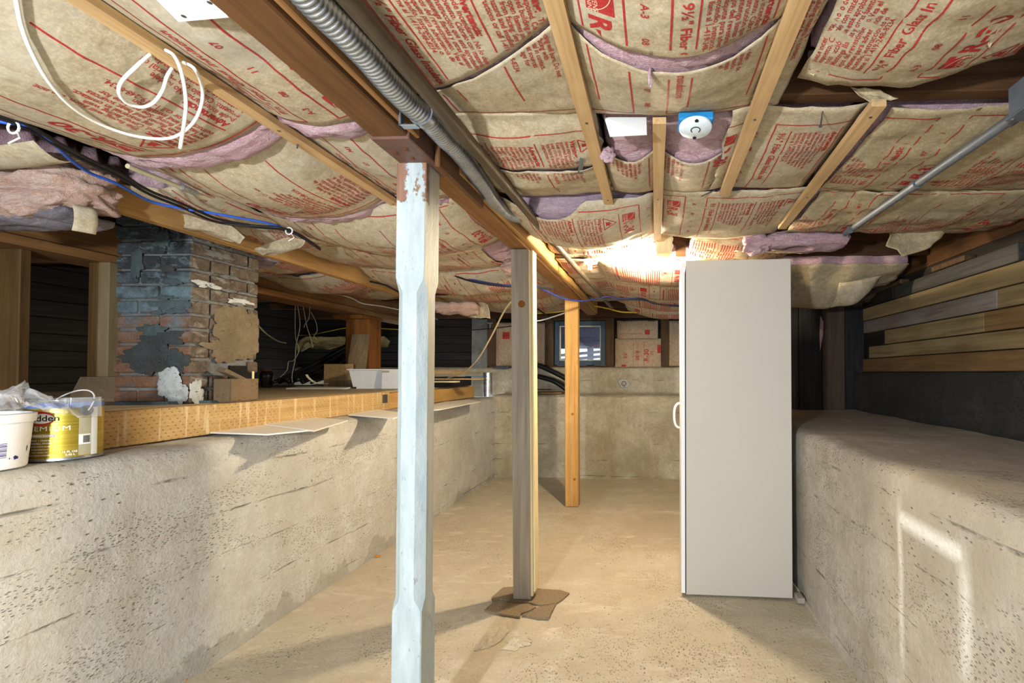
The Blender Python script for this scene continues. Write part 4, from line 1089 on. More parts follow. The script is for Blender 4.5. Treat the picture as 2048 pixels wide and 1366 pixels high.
# kraft batts between the far studs
def wall_batt(u0, u1, v0, v1, label, dy=0.0, logo=None, flipv=False):
    p = at_y(u0, v1, WY - .01 - dy); q = at_y(u1, v0, WY - .01 - dy)
    t = thing('wall_batt', label, 'insulation', (p.x, WY, p.z), 'insulation between the end-wall studs')
    y0 = WY - .01 - dy
    def yf(u, v): return y0 - .018 * math.sin(PI * u) ** .6 * math.sin(PI * v) ** .5 + .006 * fbm(u * 4, v * 5, p.x)
    mb = MB(); mb.sheet(lambda u, v: (p.x + (q.x - p.x) * u, yf(u, v), p.z + (q.z - p.z) * v + .006 * n3(u * 7, v * 3, p.x)), 16, 18, .0015); part('paper_facing', mb, M['kraft_wall'], t, sm=True)
    part('fiberglass', MB().box(p.x + .01, q.x - .01, y0 + .008, y0 + .10, p.z + .006, q.z - .006, b=.01), M['fibre_mauve'], t)
    mb = MB()
    def patch(a0, a1, b0, b1): mb.sheet(lambda u, v: (p.x + (q.x - p.x) * (a0 + (a1 - a0) * u), yf(a0 + (a1 - a0) * u, b0 + (b1 - b0) * v) - .002, p.z + (q.z - p.z) * (b0 + (b1 - b0) * v)), 6, 6)
    for r in logo or []: patch(*r)
    if logo: part('printed_marks', mb, M['print_red'], t)
    return t, p, q, yf
def wall_text(ret, body, a, b, size, rot):
    t, p, q, yf = ret; vs, fs = text_mesh(body, size, 'CENTER', size * .02); mb = MB(); c, s = math.cos(rot), math.sin(rot)
    out = []
    for x, y in vs:
        X = p.x + (q.x - p.x) * a + x * c - y * s; Z = p.z + (q.z - p.z) * b + x * s + y * c
        out.append((X, yf(clamp((X - p.x) / (q.x - p.x)), clamp((Z - p.z) / (q.z - p.z))) - .0025, Z))
    mb.add(out, fs); part('printed_lettering', mb, M['print_red'], t)
ln = lambda x, w=.006: (x, x + w, .05, .9)
wall_batt(992, 1027, 645, 733, 'brown paper-faced batt beside the pier behind the grey post', logo=[(.40, .80, .62, .78), ln(.12, .02)])
wall_batt(1062, 1090, 645, 733, 'narrow brown paper-faced batt beside the window stud', logo=[ln(.6, .012), ln(.75, .012)])
wall_batt(1234, 1316, 641, 690, 'upper paper-faced batt in the stud bay beside the window', logo=[(.68, .80, .42, .62), (.02, .62, .44, .455)])
w2 = wall_batt(1230, 1322, 677, 735, 'lower paper-faced batt lapped over the upper one beside the window', dy=.03, logo=[(.92, 1.0, .5, .78), (.14, .24, .03, .10), ln(.63), ln(.4), ln(.5)])
wall_text(w2, 'R-30', .73, .42, .075, PI / 2); wall_text(w2, 'R-30', .45, .42, .06, -PI / 2); wall_text(w2, '9.5', .20, .40, .05, -PI / 2); wall_text(w2, '11', .83, .5, .05, PI / 2)
wall_batt(1338, 1372, 641, 735, 'grey paper-faced batt half hidden by the cabinet', logo=[(.75, .98, .55, .78)])
# ================================================================== insulation print (one period, shared)
PER = .555
ADV = ['Advertencia: Este revestimiento', 'puede incendiarse. No lo deje', 'expuesto. Cúbralo con material de', 'construcción que esté aprobado.', 'Mantenga llamas y otras fuentes', 'lejos del revestimiento. Vea el', 'paquete para advertencia de', 'incendio, instrucciones o', 'llame al 1-419-248-8234.']
WRN = ['Warning: This facing will burn. Do not', 'leave exposed. Cover facing with', 'approved building material in contact.', 'Keep open flames and heat sources', 'away from facing. See package for', 'fire hazard and installation', 'instructions or call 1-419-248-8234.']
def make_print(detail):
    V = []; Fc = []; Mi = []
    def add(vs, fs, mi=0):
        k = len(V); V.extend(vs)
        for f in fs: Fc.append([i + k for i in f]); Mi.append(mi)
    def strip(t0, s0, t1, s1, w):
        L = math.hypot(t1 - t0, s1 - s0); n = max(1, int(L / .016)); dx, dy = (t1 - t0) / L, (s1 - s0) / L
        vs = []
        for i in range(n + 1):
            t, s = t0 + (t1 - t0) * i / n, s0 + (s1 - s0) * i / n
            vs += [(t - dy * w / 2, s + dx * w / 2), (t + dy * w / 2, s - dx * w / 2)]
        add(vs, [(2 * i, 2 * i + 1, 2 * i + 3, 2 * i + 2) for i in range(n)])
    def text(body, size, t, s, off=.0, al='LEFT', mi=0, res=2):
        vs, fs = text_mesh(body, size, al, off, res); add([(t + x, s + y) for x, y in vs], fs, mi)
    T0, T1 = .045, .525; w = .0040; S1 = .470
    strip(T0, 0, T0, S1, w); strip(T1, 0, T1, S1, w); strip(T0, 0, T1, 0, w); strip(T0, S1, T1, S1, w)
    strip(.075, .050, .46, .050, .0034); strip(.075, .196, .46, .196, .0034); strip(.075, .386, .46, .386, .0034)
    if detail:
        text('9½" Fiber Glass Insulation', .029, .085, .018, .0006)
        text(ADV[0].split(':')[0] + ':', .0225, .085, .174, .0008)
        for i, l in enumerate(ADV[1:]): text(l, .0166, .085, .160 - .0140 * i, .0002)
        text('Warning:', .0225, .085, .298, .0008)
        text('This facing will burn. Do not', .0166, .185, .298, .0002)
        for i, l in enumerate(WRN[1:]): text(l, .0166, .085, .284 - .0140 * i, .0002)
        for i, c in enumerate(['A-3', '08', '11', '07', 'M3']): text(c, .021, .09 + i * .085, .500, .0003)
    else:
        strip(.085, .026, .44, .026, .010)
        for i in range(9): strip(.085, .178 - .0140 * i, .40 + .03 * math.sin(i * 2.3), .178 - .0140 * i, .0060)
        for i in range(7): strip(.085, .302 - .0140 * i, .40 + .03 * math.sin(i * 1.7), .302 - .0140 * i, .0060)
        for i in range(5): strip(.10 + i * .085, .508, .118 + i * .085, .508, .010)
    a, b, c = (.085, .322), (.155, .322), (.120, .374)
    for p, q in ((a, b), (b, c), (c, a)): strip(p[0], p[1], q[0], q[1], .0040)
    add([(.108, .330), (.133, .330), (.130, .341), (.136, .348), (.126, .346), (.122, .358), (.116, .347), (.110, .351), (.112, .339)], [list(range(9))])
    E = .400
    n = 5; vs = [(.085 + .052 * i / n, E + .052 * j / n) for i in range(n + 1) for j in range(n + 1)]
    add(vs, [(i * 6 + j, i * 6 + 6 + j, i * 6 + 7 + j, i * 6 + j + 1) for i in range(n) for j in range(n)])
    if detail:
        text('OWENS', .0135, .088, E + .013, .0, mi=1); text('CORNING', .0115, .088, E + .0035, .0, mi=1)
        vs = []
        for i in range(13):
            an = PI * .5 * i / 12; vs += [(.086 + .050 * math.sin(an), E + .001 + .048 * math.cos(an)), (.086 + .0485 * math.sin(an), E + .001 + .0465 * math.cos(an))]
        add(vs, [(2 * i, 2 * i + 1, 2 * i + 3, 2 * i + 2) for i in range(12)], 1)
    text('R-30', .058, .146, E + .003, .0020, res=3)
    return V, Fc, Mi
PRINT_HI = make_print(True); PRINT_LO = make_print(False)

# ================================================================== batts
class Batt:
    def __init__(s, x0, x1, y0, y1, sags, pins=(), e0=.15, e1=.15, ex0=.25, ex1=.25, zt=1.86, wr=.006, seed=0.0, pm=.14):
        s.x0, s.x1, s.y0, s.y1 = x0, x1, y0, y1; s.sags = sags; s.k = [x0] + list(pins) + [x1]
        s.e0, s.e1, s.ex0, s.ex1, s.zt, s.wr, s.seed, s.pm = e0, e1, ex0, ex1, zt, wr, seed, pm
    def z(s, x, y):
        t = clamp((y - s.y0) / (s.y1 - s.y0)); ed = s.e0 * (1 - t) + s.e1 * t
        P = ed + (1 - ed) * max(0, math.sin(PI * t)) ** .75
        xc = clamp(x, s.x0, s.x1); n = len(s.k) - 1; i = 0
        while i < n - 1 and xc > s.k[i + 1]: i += 1
        a, b = s.k[i], s.k[i + 1]; u = (xc - a) / (b - a)
        l = s.ex0 if i == 0 else s.pm; r = s.ex1 if i == n - 1 else s.pm
        base = l * (1 - u) + r * u; X = base + (1 - base) * max(0, math.sin(PI * u)) ** .8
        wv = s.wr * (fbm(x * 5 + s.seed, y * 7, s.seed) + .6 * n3(x * 14, y * 20 + s.seed, 2.2))
        cre = s.wr * .9 * (1 - abs(n3(x * 3.1 + s.seed, y * 9.5, s.seed + 4)) * 3.2)
        return s.zt - s.sags[i] * X * P - wv - max(0, cre) * .5
BATT_G = 'kraft-faced insulation batts overhead'
def make_batt(b, label, s0=0.0, flip=False, hi=True, facings=None, mat='kraft', fm='fibre_pink', exn=-.03, exf=-.03, exl=.0, exr=.0, drop=.0, dense=1.0, fibre=True, curl=0.0, name='insulation_batt', prn=True, dropfn=None, gapz=.012, py=None):
    t = thing(name, label, 'insulation', ((b.x0 + b.x1) / 2, (b.y0 + b.y1) / 2, b.z((b.x0 + b.x1) / 2, (b.y0 + b.y1) / 2)), BATT_G)
    fac = facings or [(b.x0, b.x1, lambda x: b.y0 + .004, lambda x: b.y1 - .004)]
    for k, (xa, xb, lo, hi_) in enumerate(fac):
        def fn(u, v):
            x = xa + (xb - xa) * u; l, h = lo(x), hi_(x)
            l += .007 * n3(x * 23, 3 + k, b.seed); h += .007 * n3(x * 23, 9 + k, b.seed)
            x2 = x + (.012 * n3(v * 6, b.seed, 1.0 if u < .5 else 7.0) if u in (0.0, 1.0) else 0)
            y = l + (h - l) * v
            return (x2, y, b.z(x2, y))
        nx = max(8, int((xb - xa) / .024 * dense)); ny = max(6, int((b.y1 - b.y0) / .026 * dense))
        mb = MB(); mb.sheet(fn, nx, ny, .0015); sheet_o = part('paper_facing', mb, M[mat], t, sm=True)
        if k == 0: first_sheet = sheet_o
    if fibre:
        mb = MB(); q_ = .016 if hi else .026; nx = int((b.x1 - b.x0) / q_); ny = int((b.y1 - b.y0) / q_)
        xa, xb, ya, yb = b.x0 + .012 - exl, b.x1 - .012 + exr, b.y0 - exn, b.y1 + exf
        def fz(x, y, u, v):
            cov = any(f[0] <= x <= f[1] and f[2](x) - .004 <= y <= f[3](x) + .004 for f in fac)
            lum = .015 * fbm(x * 13, y * 21, b.seed, 4) + .007 * n3(x * 48, y * 60, 1)
            z = b.z(x, y) + gapz + (abs(lum) * .3 if cov else lum - drop)
            if dropfn and not cov: z -= dropfn(x, y)
            m = min(u, 1 - u, v, 1 - v); return z + .03 * (1 - smooth(0, .05, m))
        def bot(u, v):
            x = xa + (xb - xa) * u; y = ya + (yb - ya) * v
            if v in (0.0, 1.0): y += .012 * fbm(x * 22, 5, b.seed)
            if u in (0.0, 1.0): x += .010 * fbm(y * 22, 6, b.seed)
            return (x, y, fz(x, y, u, v))
        P = [[bot(i / nx, j / ny) for j in range(ny + 1)] for i in range(nx + 1)]
        vs = [p for r in P for p in r]; w = ny + 1; k = len(vs)
        fs = [(i * w + j, (i + 1) * w + j, (i + 1) * w + j + 1, i * w + j + 1) for i in range(nx) for j in range(ny)]
        vs += [(p[0], p[1], min(p[2] + .085, 2.06)) for r in P for p in r]
        fs += [tuple(k + q for q in f[::-1]) for f in fs]
        rim = [(i, 0) for i in range(nx)] + [(nx, j) for j in range(ny)] + [(i, ny) for i in range(nx, 0, -1)] + [(0, j) for j in range(ny, 0, -1)]
        ids = [i * w + j for i, j in rim]
        fs += [(ids[(q + 1) % len(ids)], ids[q], k + ids[q], k + ids[(q + 1) % len(ids)]) for q in range(len(ids))]
        mb.add(vs, fs); part('fiberglass', mb, M[fm], t, sm=True)
    if prn:
        V, Fc, Mi = PRINT_HI if hi else PRINT_LO
        mb = MB(); L = b.x1 - b.x0; q = -PER + (s0 % PER)
        scl = 1.0; pn = b.y0 if py is None else py; pf = b.y1 if py is None else py
        while q < L:
            pts = []; ok = []
            for (a, s) in V:
                x = (b.x0 + q + s) if not flip else (b.x1 - q - s)
                y = (pn + a * scl) if not flip else (pf - a * scl)
                good = b.x0 + .006 < x < b.x1 - .006
                if good:
                    good = any(f[0] <= x <= f[1] and f[2](x) + .006 < y < f[3](x) - .006 for f in fac)
                ok.append(good); pts.append((x, y, b.z(x, y) - .0022 if good else 0))
            idx = {}
            for f, m in zip(Fc, Mi):
                if all(ok[i] for i in f):
                    g = []
                    for i in f:
                        if (i, m) not in idx:
                            idx[(i, m)] = len(mb.v); p = pts[i]; mb.v.append((p[0], p[1], p[2] - (.0007 if m else 0)))
                        g.append(idx[(i, m)])
                    mb.f.append(g); mb.m.append(m)
            q += PER
        if mb.f: part('red_print', mb, [M['print_red'], M['print_paper']], first_sheet, 'red printed lettering')
    return t
R = ROWS[1:]      # R[0]=.68
def full(x0, x1, y0, y1): return [(x0, x1, lambda x: y0, lambda x: y1)]

# ---- left of the beam
b = B_L0 = Batt(-1.625, -.765, R[0] - .15, R[1], [.155, .06], [-1.03], .5, .80, .35, .15, seed=1.3)
make_batt(b, 'big sagging batt with pink torn edge behind the white cable loops', .15, True, facings=[(-1.625, -.765, lambda x: b.y0, lambda x: R[1] - .015 - .02 * math.sin((x + 1.62) * 3.5))], exf=.085, drop=.016)
b1 = b = B_L1 = Batt(-1.625, -.765, R[1] + .01, R[2], [.135, .05], [-1.03], .15, .75, .35, .15, seed=4.1)
make_batt(b, 'sagging batt with pink torn edge behind the first sagging one, left of the painted post', .20, True, facings=[(-1.625, -.765, lambda x: B_L1.y0, lambda x: R[2] - .02)], exf=.075, drop=.016)
B_L1o = Batt(-1.935, -1.64, 1.62, 2.06, [.07], (), .3, .4, .5, .3, seed=2.7, zt=1.84)
make_batt(B_L1o, 'narrow batt between the blue cable and the chimney girder', .1, True)
B_L2o = Batt(-1.935, -1.64, 2.07, R[3] - .01, [.09], (), .3, .5, .5, .3, seed=12.7, zt=1.84)
make_batt(B_L2o, 'narrow torn batt above the girder where the chimney ends', .37, True)
B_L2 = Batt(-1.63, -.765, R[2] + .01, R[3], [.155], (), .25, .80, .45, .2, seed=6.6)
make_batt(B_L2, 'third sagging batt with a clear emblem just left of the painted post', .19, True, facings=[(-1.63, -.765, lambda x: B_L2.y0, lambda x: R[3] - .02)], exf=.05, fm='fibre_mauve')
B_L3 = Batt(-1.92, -.765, R[3] + .01, R[4], [.10], (), .3, .45, .5, .15, seed=8.2)
make_batt(B_L3, 'batt with mauve torn end seen between the painted and grey posts', .30, True, facings=[(-1.92, -.93, lambda x: B_L3.y0, lambda x: R[4] - .03)], exf=.03, fm='fibre_pink')
B_L4 = Batt(-1.92, -.765, R[4] + .01, R[5], [.16], (), .2, .6, .5, .2, seed=9.9, wr=.009)
make_batt(B_L4, 'crumpled batt under the draped blue cable', .05, True, hi=False)
B_L5 = Batt(-1.92, -.765, R[5] + .01, R[6], [.13], (), .2, .5, .4, .2, seed=10.4, wr=.009)
make_batt(B_L5, 'far batt behind the crumpled one, left of the yellow post', .45, True, hi=False, mat='kraft_dull')
B_L6 = Batt(-1.92, -.765, R[6] + .01, R[7], [.12], (), .2, .4, .4, .2, seed=11.4, wr=.008)
make_batt(B_L6, 'second farthest batt left of the long beam', .25, True, hi=False, mat='kraft_dull')
B_L7 = Batt(-1.92, -.765, R[7] + .01, R[7] + .5, [.09], (), .2, .4, .4, .2, seed=13.4)
make_batt(B_L7, 'farthest batt left of the long beam against the end wall', .35, True, hi=False, mat='kraft_dull')
# beyond the chimney girder
B_O1 = Batt(-2.68, -2.0, R[1], R[2] - .02, [.10], (), .3, .5, .3, .3, seed=15.1, zt=1.86)
make_batt(B_O1, 'dim batt between the two girders above the peach roll', .2, True, mat='kraft_dull')
B_O3 = Batt(-2.66, -2.0, R[3], R[4] - .02, [.12], (), .4, .6, .5, .4, seed=16.1)
make_batt(B_O3, 'torn batt with mauve fibre just past the chimney', .42, True, facings=[(-2.4, -2.0, lambda x: R[3] + .16 + .25 * (-2.0 - x), lambda x: R[4] - .02)], fm='fibre_mauve', drop=.03, hi=False)
B_O4 = Batt(-2.66, -2.0, R[4] + .02, R[5], [.15], (), .5, .5, .5, .4, seed=17.1, wr=.01)
make_batt(B_O4, 'yellowish batt hanging over the brown girder behind the chimney', .55, True, hi=False)
B_O5 = Batt(-2.66, -2.0, R[5] + .02, R[6], [.10], (), .3, .4, .5, .4, seed=18.1)
make_batt(B_O5, 'far batt over the brown girder near the thick post', .3, True, hi=False, mat='kraft_dull')

# ---- right of the beam
xr0 = -.615
B_R0 = Batt(xr0, .325, R[0] - .15, R[1] + .025, [.045, .082, .02], [-.182, .262], .3, .10, .2, .3, seed=21.0, wr=.004)
def tearlo(x): return .905 + .035 * math.sin(PI * clamp((x + .17) / .42))
def tearhi(x): return .895 + .10 * math.sin(PI * clamp((x + .18) / .44)) ** .6
fac = [(xr0, -.186, lambda x: B_R0.y0, lambda x: .90 + (-.186 - x) * .62),
       (xr0, -.186, lambda x: .912 + (-.186 - x) * .62, lambda x: R[1] + .02),
       (-.184, .262, lambda x: B_R0.y0, tearlo), (-.184, .262, tearhi, lambda x: R[1] + .02), (.264, .325, lambda x: B_R0.y0, lambda x: R[1] + .02)]
make_batt(B_R0, 'batt torn open in a pink crescent above the white plate', .09, False, facings=fac, drop=-.004, gapz=.008, py=.715)
B_R0b = Batt(.345, .80, R[0] - .15, 1.155, [.07], (), .3, .55, .3, .45, seed=23.0, zt=1.875, wr=.009)
make_batt(B_R0b, 'loose torn batt hanging before the bare dark joist', .28, True, facings=[(.345, .78, lambda x: B_R0b.y0, lambda x: 1.15 - .10 * smooth(.58, .78, x) + .012 * n3(x * 30, 1, 1))], exf=-.06)
B_R1a = Batt(xr0, -.16, R[1] + .04, R[2] + .005, [.055], (), .25, .25, .2, .3, seed=25.0, wr=.009)
make_batt(B_R1a, 'crumpled batt with a grey tape tab beside the brown pipe', .065, False, facings=[(xr0, -.16, lambda x: R[1] + .0, lambda x: 1.50 + (x + .6) * .05), (xr0, -.16, lambda x: 1.515 + (x + .6) * .05, lambda x: R[2])])
B_R1b = Batt(-.165, .56, R[1] + .035, R[2] + .005, [.05, .05, .03], [.012, .262], .45, .2, .3, .2, seed=27.0, wr=.005)
def pinkedge(x): return 1.455 + (.03 * math.sin(PI * clamp((x + .165) / .17)) if x < .012 else (.045 * math.sin(PI * clamp((x - .012) / .19))))
fac = [(-.165, .205, pinkedge, lambda x: R[2]), (.205, .56, lambda x: R[1] + .0, lambda x: R[2])]
make_batt(B_R1b, 'batt with bare pink fibre behind the white plate and disc', .505, False, facings=fac, drop=-.012, fm='fibre_pink')
B_R1c = Batt(.585, 1.62, R[1] + .035, R[2] + .005, [.035], (), .2, .3, .3, .4, seed=29.0, wr=.010, zt=1.85)
make_batt(B_R1c, 'wide wrinkled batt crossed by the grey conduit, nearest the bare joist', .295, True, mat='kraft_dull', facings=[(.62, 1.62, lambda x: R[1] + .01 + .06 * smooth(.95, 1.15, x), lambda x: R[2])])
B_R2a = Batt(xr0, .0, R[2] + .025, R[3] + .02, [.125], (), .2, .62, .25, .12, seed=31.0, wr=.006)
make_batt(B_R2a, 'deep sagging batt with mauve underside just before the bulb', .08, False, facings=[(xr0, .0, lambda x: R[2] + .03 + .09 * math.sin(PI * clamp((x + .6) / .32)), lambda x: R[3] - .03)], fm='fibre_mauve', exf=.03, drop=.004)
B_R2b = Batt(.012, .60, R[2] - .012, R[3] + .015, [.055], (), .25, .55, .2, .2, seed=33.0, wr=.005)
make_batt(B_R2b, 'taut batt with a clear text box above the cabinet', .193, False)
B_R2c = Batt(.635, 1.62, R[2] - .005, R[3] - .03, [.045], (), .3, .4, .3, .5, seed=35.0, wr=.012, zt=1.85)
make_batt(B_R2c, 'wrinkled batt with a torn corner above the board wall', .30, True, mat='kraft_dull', facings=[(.635, 1.62, lambda x: R[2] + .0, lambda x: R[3] - .04 - .06 * math.sin(PI * clamp((x - .7) / .45)))])
B_R3a = Batt(xr0, .10, R[3] + .05, R[4], [.075], (), .1, .85, .6, .5, seed=37.0, wr=.016, zt=1.925)
make_batt(B_R3a, 'crumpled bright batt right behind the glowing bulb', .2, False, hi=False, fm='fibre_peach')
B_R3b = Batt(.20, .80, R[3] + .06, R[4], [.06], (), .4, .3, .3, .2, seed=39.0, wr=.015, zt=1.88)
make_batt(B_R3b, 'crumpled batt drooping onto the cabinet top', .5, False, hi=False, fm='fibre_mauve')
B_R4 = Batt(xr0, .60, R[4] - .05, R[5], [.02, .105], [-.36], .12, .5, .3, .3, seed=41.0)
make_batt(B_R4, 'lamp-lit batt sagging in a shallow arc behind the bulb', .34, False, hi=False)
B_R5 = Batt(xr0, .60, R[5] + .01, R[6], [.02, .12], [-.36], .2, .5, .3, .3, seed=43.0)
make_batt(B_R5, 'arc-shaped batt with a short torn slit, beyond the bulb', .10, False, hi=False, facings=[(xr0, .6, lambda x: R[5] + .01, lambda x: R[5] + .34), (xr0, .6, lambda x: R[5] + .343 + .025 * math.exp(-((x + .05) / .1) ** 2), lambda x: R[6])])
B_R6 = Batt(xr0, .60, R[6] + .01, R[7], [.02, .13], [-.36], .2, .5, .3, .3, seed=45.0)
make_batt(B_R6, 'arc-shaped batt above the end ledge, second from the end wall', .45, False, hi=False)
B_R7 = Batt(-.30, .60, R[7] + .01, R[7] + .45, [.16], (), .3, .8, .2, .2, seed=47.0)
make_batt(B_R7, 'round-bellied batt nearest the end wall over the wall batts', .25, False, hi=False)

# ---- loose hanging pieces
# peach block slumping out beside the cables
t = thing('insulation_piece', 'peach pink slab of bare insulation slumping by the blue cable', 'insulation', (-2.1, 1.46, 1.63))
def lump(x0, x1, y0, y1, z0, z1, amp, seed, nx=26, ny=14, nz=22, lay=0.0):
    bm = bmesh.new(); bmesh.ops.create_grid(bm, x_segments=1, y_segments=1, size=.5); bm.free()
    mb = MB(); N = (nx, ny, nz); faces = []; vid = {}; vs = []
    def vert(i, j, k):
        key = (i, j, k)
        if key not in vid:
            u, v, w = i / nx, j / ny, k / nz
            p = Vector((x0 + (x1 - x0) * u, y0 + (y1 - y0) * v, z0 + (z1 - z0) * w))
            d = Vector((u - .5, v - .5, w - .5)); m = max(abs(d.x), abs(d.y), abs(d.z)); rr = d.length
            p -= Vector((d.x * (x1 - x0), d.y * (y1 - y0), d.z * (z1 - z0))) * .22 * (rr / m - 1)
            a = amp * (fbm(p.x * 9, p.y * 12, p.z * 24 + seed, 4)) + lay * math.sin(p.z * 130 + 3 * n3(p.x * 6, p.y * 6, seed))
            p += d.normalized() * a; vid[key] = len(vs); vs.append(p)
        return vid[key]
    for i in range(nx):
        for j in range(ny):
            for k in (0, nz): faces.append([vert(i, j, k), vert(i + 1, j, k), vert(i + 1, j + 1, k), vert(i, j + 1, k)])
    for i in range(nx):
        for k in range(nz):
            for j in (0, ny): faces.append([vert(i, j, k), vert(i + 1, j, k), vert(i + 1, j, k + 1), vert(i, j, k + 1)])
    for j in range(ny):
        for k in range(nz):
            for i in (0, nx): faces.append([vert(i, j, k), vert(i, j + 1, k), vert(i, j + 1, k + 1), vert(i, j, k + 1)])
    return mb.add(vs, faces)
part('fiberglass', lump(-2.40, -1.845, 1.40, 1.58, 1.665, 1.86, .036, 3.0, 40, 16, 36, lay=.005), M['fibre_peach'], t, sm=True)
part('grey_underside', lump(-2.36, -1.88, 1.44, 1.60, 1.645, 1.685, .020, 8.0, 40, 16, 10), M['fibre_grey'], t, 'grey underside', sm=True)  # lower layer in a grey fibre colour
mb = MB(); mb.sheet(lambda u, v: (-1.868 + .02 * u + .03 * v * (1 - v), 1.44 + .05 * u, 1.69 - .085 * v), 4, 8, .0015); part('paper_edge', mb, M['kraft'], t, sm=True)
mb = MB(); mb.sheet(lambda u, v: (-2.3 + .52 * u, 1.28 + .12 * v, 1.815 - .03 * math.sin(PI * v) - .02 * math.sin(PI * u)), 16, 8, .0015); part('paper_facing', mb, M['kraft'], t, sm=True)

# fallen batt in the right alcove
t = thing('insulation_batt', 'fallen batt drooping over the right ledge beside the cabinet', 'insulation', (1.1, 3.1, 1.58), BATT_G)
def dz(u): return .235 * (1 - .62 * smooth(.55, 1.0, u)) * (.9 + .1 * math.sin(PI * u))
def fn(u, v):
    x = .62 + .93 * u; return (x, 2.95 + .42 * v + .02 * fbm(u * 4, v * 4, 3), 1.815 - dz(u) * math.sin(min(1, v * 1.5) * PI / 2) + .10 * max(0, v - .66) + .012 * fbm(u * 5, v * 5, 8))
mb = MB(); mb.sheet(fn, 40, 24, .0018); part('paper_facing', mb, M['kraft_dull'], t, sm=True)
def fold(u, v):
    x = 1.16 + .26 * u; p = fn((x - .62) / .93, .18 + .40 * v); return (p[0], p[1] - .03 * math.sin(PI * v) * math.sin(PI * u), p[2] - .006 - .055 * math.sin(PI * u) * math.sin(PI * v) ** .7)
mb = MB(); mb.sheet(fold, 14, 14, .0015); part('torn_fold', mb, M['kraft'], t, 'pale torn paper fold', sm=True)
def slab_f(u, v): p = fn(u, v); return (p[0], p[1] + .012, p[2] + .012 + .006 * fbm(p[0] * 20, p[1] * 20, 1))
mb = MB(); nx, ny = 36, 14; P = [[slab_f(i / nx, j / ny) for j in range(ny + 1)] for i in range(nx + 1)]
vs = [p for r in P for p in r]; w = ny + 1; k = len(vs); fs = [(i * w + j, (i + 1) * w + j, (i + 1) * w + j + 1, i * w + j + 1) for i in range(nx) for j in range(ny)]
vs += [(p[0] + .012 * fbm(p[0] * 20, 3, p[1] * 20), p[1] + .015 * fbm(p[0] * 18, 1, 2), min(2.05, p[2] + .10 + .01 * fbm(p[0] * 20, p[1] * 9, 5))) for r in P for p in r]; fs += [tuple(k + q for q in f[::-1]) for f in fs]
rim = [(i, 0) for i in range(nx)] + [(nx, j) for j in range(ny)] + [(i, ny) for i in range(nx, 0, -1)] + [(0, j) for j in range(ny, 0, -1)]
ids = [i * w + j for i, j in rim]; fs += [(ids[(q + 1) % len(ids)], ids[q], k + ids[q], k + ids[(q + 1) % len(ids)]) for q in range(len(ids))]
mb.add(vs, fs); part('fiberglass', mb, M['fibre_pink'], t, sm=True)
# bright pink end over the cabinet
t = thing('insulation_piece', 'bright pink bare insulation end above the cabinet corner', 'insulation', (.78, 2.5, 1.79))
part('fiberglass', lump(.56, .99, 2.40, 2.60, 1.795, 1.875, .016, 5.5, 34, 10, 10, lay=.002), M['fibre_pink'], t, sm=True)
part('fluff_tuft', lump(.45, .60, 2.41, 2.50, 1.765, 1.850, .036, 7.7, 28, 16, 20), M['fibre_pink'], t, sm=True)
mb = MB(); mb.sheet(lambda u, v: (.42 + .36 * u, 2.44 + .10 * v, 1.775 - .012 * u + .02 * v + .006 * fbm(u * 6, v * 4, 2)), 16, 5, .0015); part('paper_edge', mb, M['kraft_dull'], t, sm=True)
# paper flaps
def flap(px, y, m, label, depth=.05, seed=1.0, parent=None):
    # small ragged paper flap given by its outline, bulging away from the viewer
    dn = []
    for (a, b2), (c2, d2) in zip(px, px[1:] + px[:1]):
        L = math.hypot(c2 - a, d2 - b2)
        for k in range(4):
            j = .07 * L * (0 if k == 0 else 1); dn.append((a + (c2 - a) * k / 4 + j * n3(a * .3 + k, b2 * .3, seed), b2 + (d2 - b2) * k / 4 + j * n3(a * .3, b2 * .3 + k, seed + 5)))
    px = dn
    c = Vector((0, 0, 0)); P = [at_y(u, v, y) for u, v in px]
    for p in P: c += p
    c /= len(P); n = 6; mb = MB(); vs = [c + Vector((0, depth, .0))]
    for q in range(1, n + 1):
        for p in P:
            k = q / n; r = c.lerp(p, k); r.y += depth * (1 - k * k) + .014 * fbm(r.x * 14, r.z * 14, seed); vs.append(r)
    m_ = len(P); fs = [(0, 1 + i, 1 + (i + 1) % m_) for i in range(m_)]
    for q in range(n - 1): fs += [(1 + q * m_ + i, 1 + q * m_ + (i + 1) % m_, 1 + (q + 1) * m_ + (i + 1) % m_, 1 + (q + 1) * m_ + i) for i in range(m_)]
    k = len(vs); vs2 = vs + [v + Vector((0, .002, .001)) for v in vs]
    rim = [1 + (n - 1) * m_ + i for i in range(m_)]
    fs2 = fs + [tuple(k + i for i in f[::-1]) for f in fs] + [(rim[i], rim[(i + 1) % m_], k + rim[(i + 1) % m_], k + rim[i]) for i in range(m_)]
    mb.add(vs2, fs2)
    return single('paper_flap', mb, M[m], label, 'paper flap', 'torn paper flaps', sm=True)
flap([(1735, 432), (1790, 440), (1880, 446), (1892, 462), (1880, 478), (1850, 500), (1802, 514), (1795, 500), (1772, 492), (1780, 470), (1760, 452)], 2.30, 'kraft_dull', 'ragged tan paper flap hanging above the board wall corner', .03, 2.0)
flap([(1950, 0), (1985, 10), (2012, 40), (2004, 62), (1980, 95), (1968, 60), (1945, 55), (1935, 20)], .98, 'kraft', 'curled ragged paper corner of the loose torn batt', .03, 3.0)
flap([(1616, 105), (1636, 100), (1640, 125), (1628, 152), (1612, 140)], 1.12, 'kraft', 'small paper tab beside the loose torn batt', .01, 4.0)
flap([(1700, 175), (1760, 180), (1800, 195), (1740, 205)], 1.20, 'kraft_dull', 'small torn paper strip on the bare dark joist', .01, 5.0)
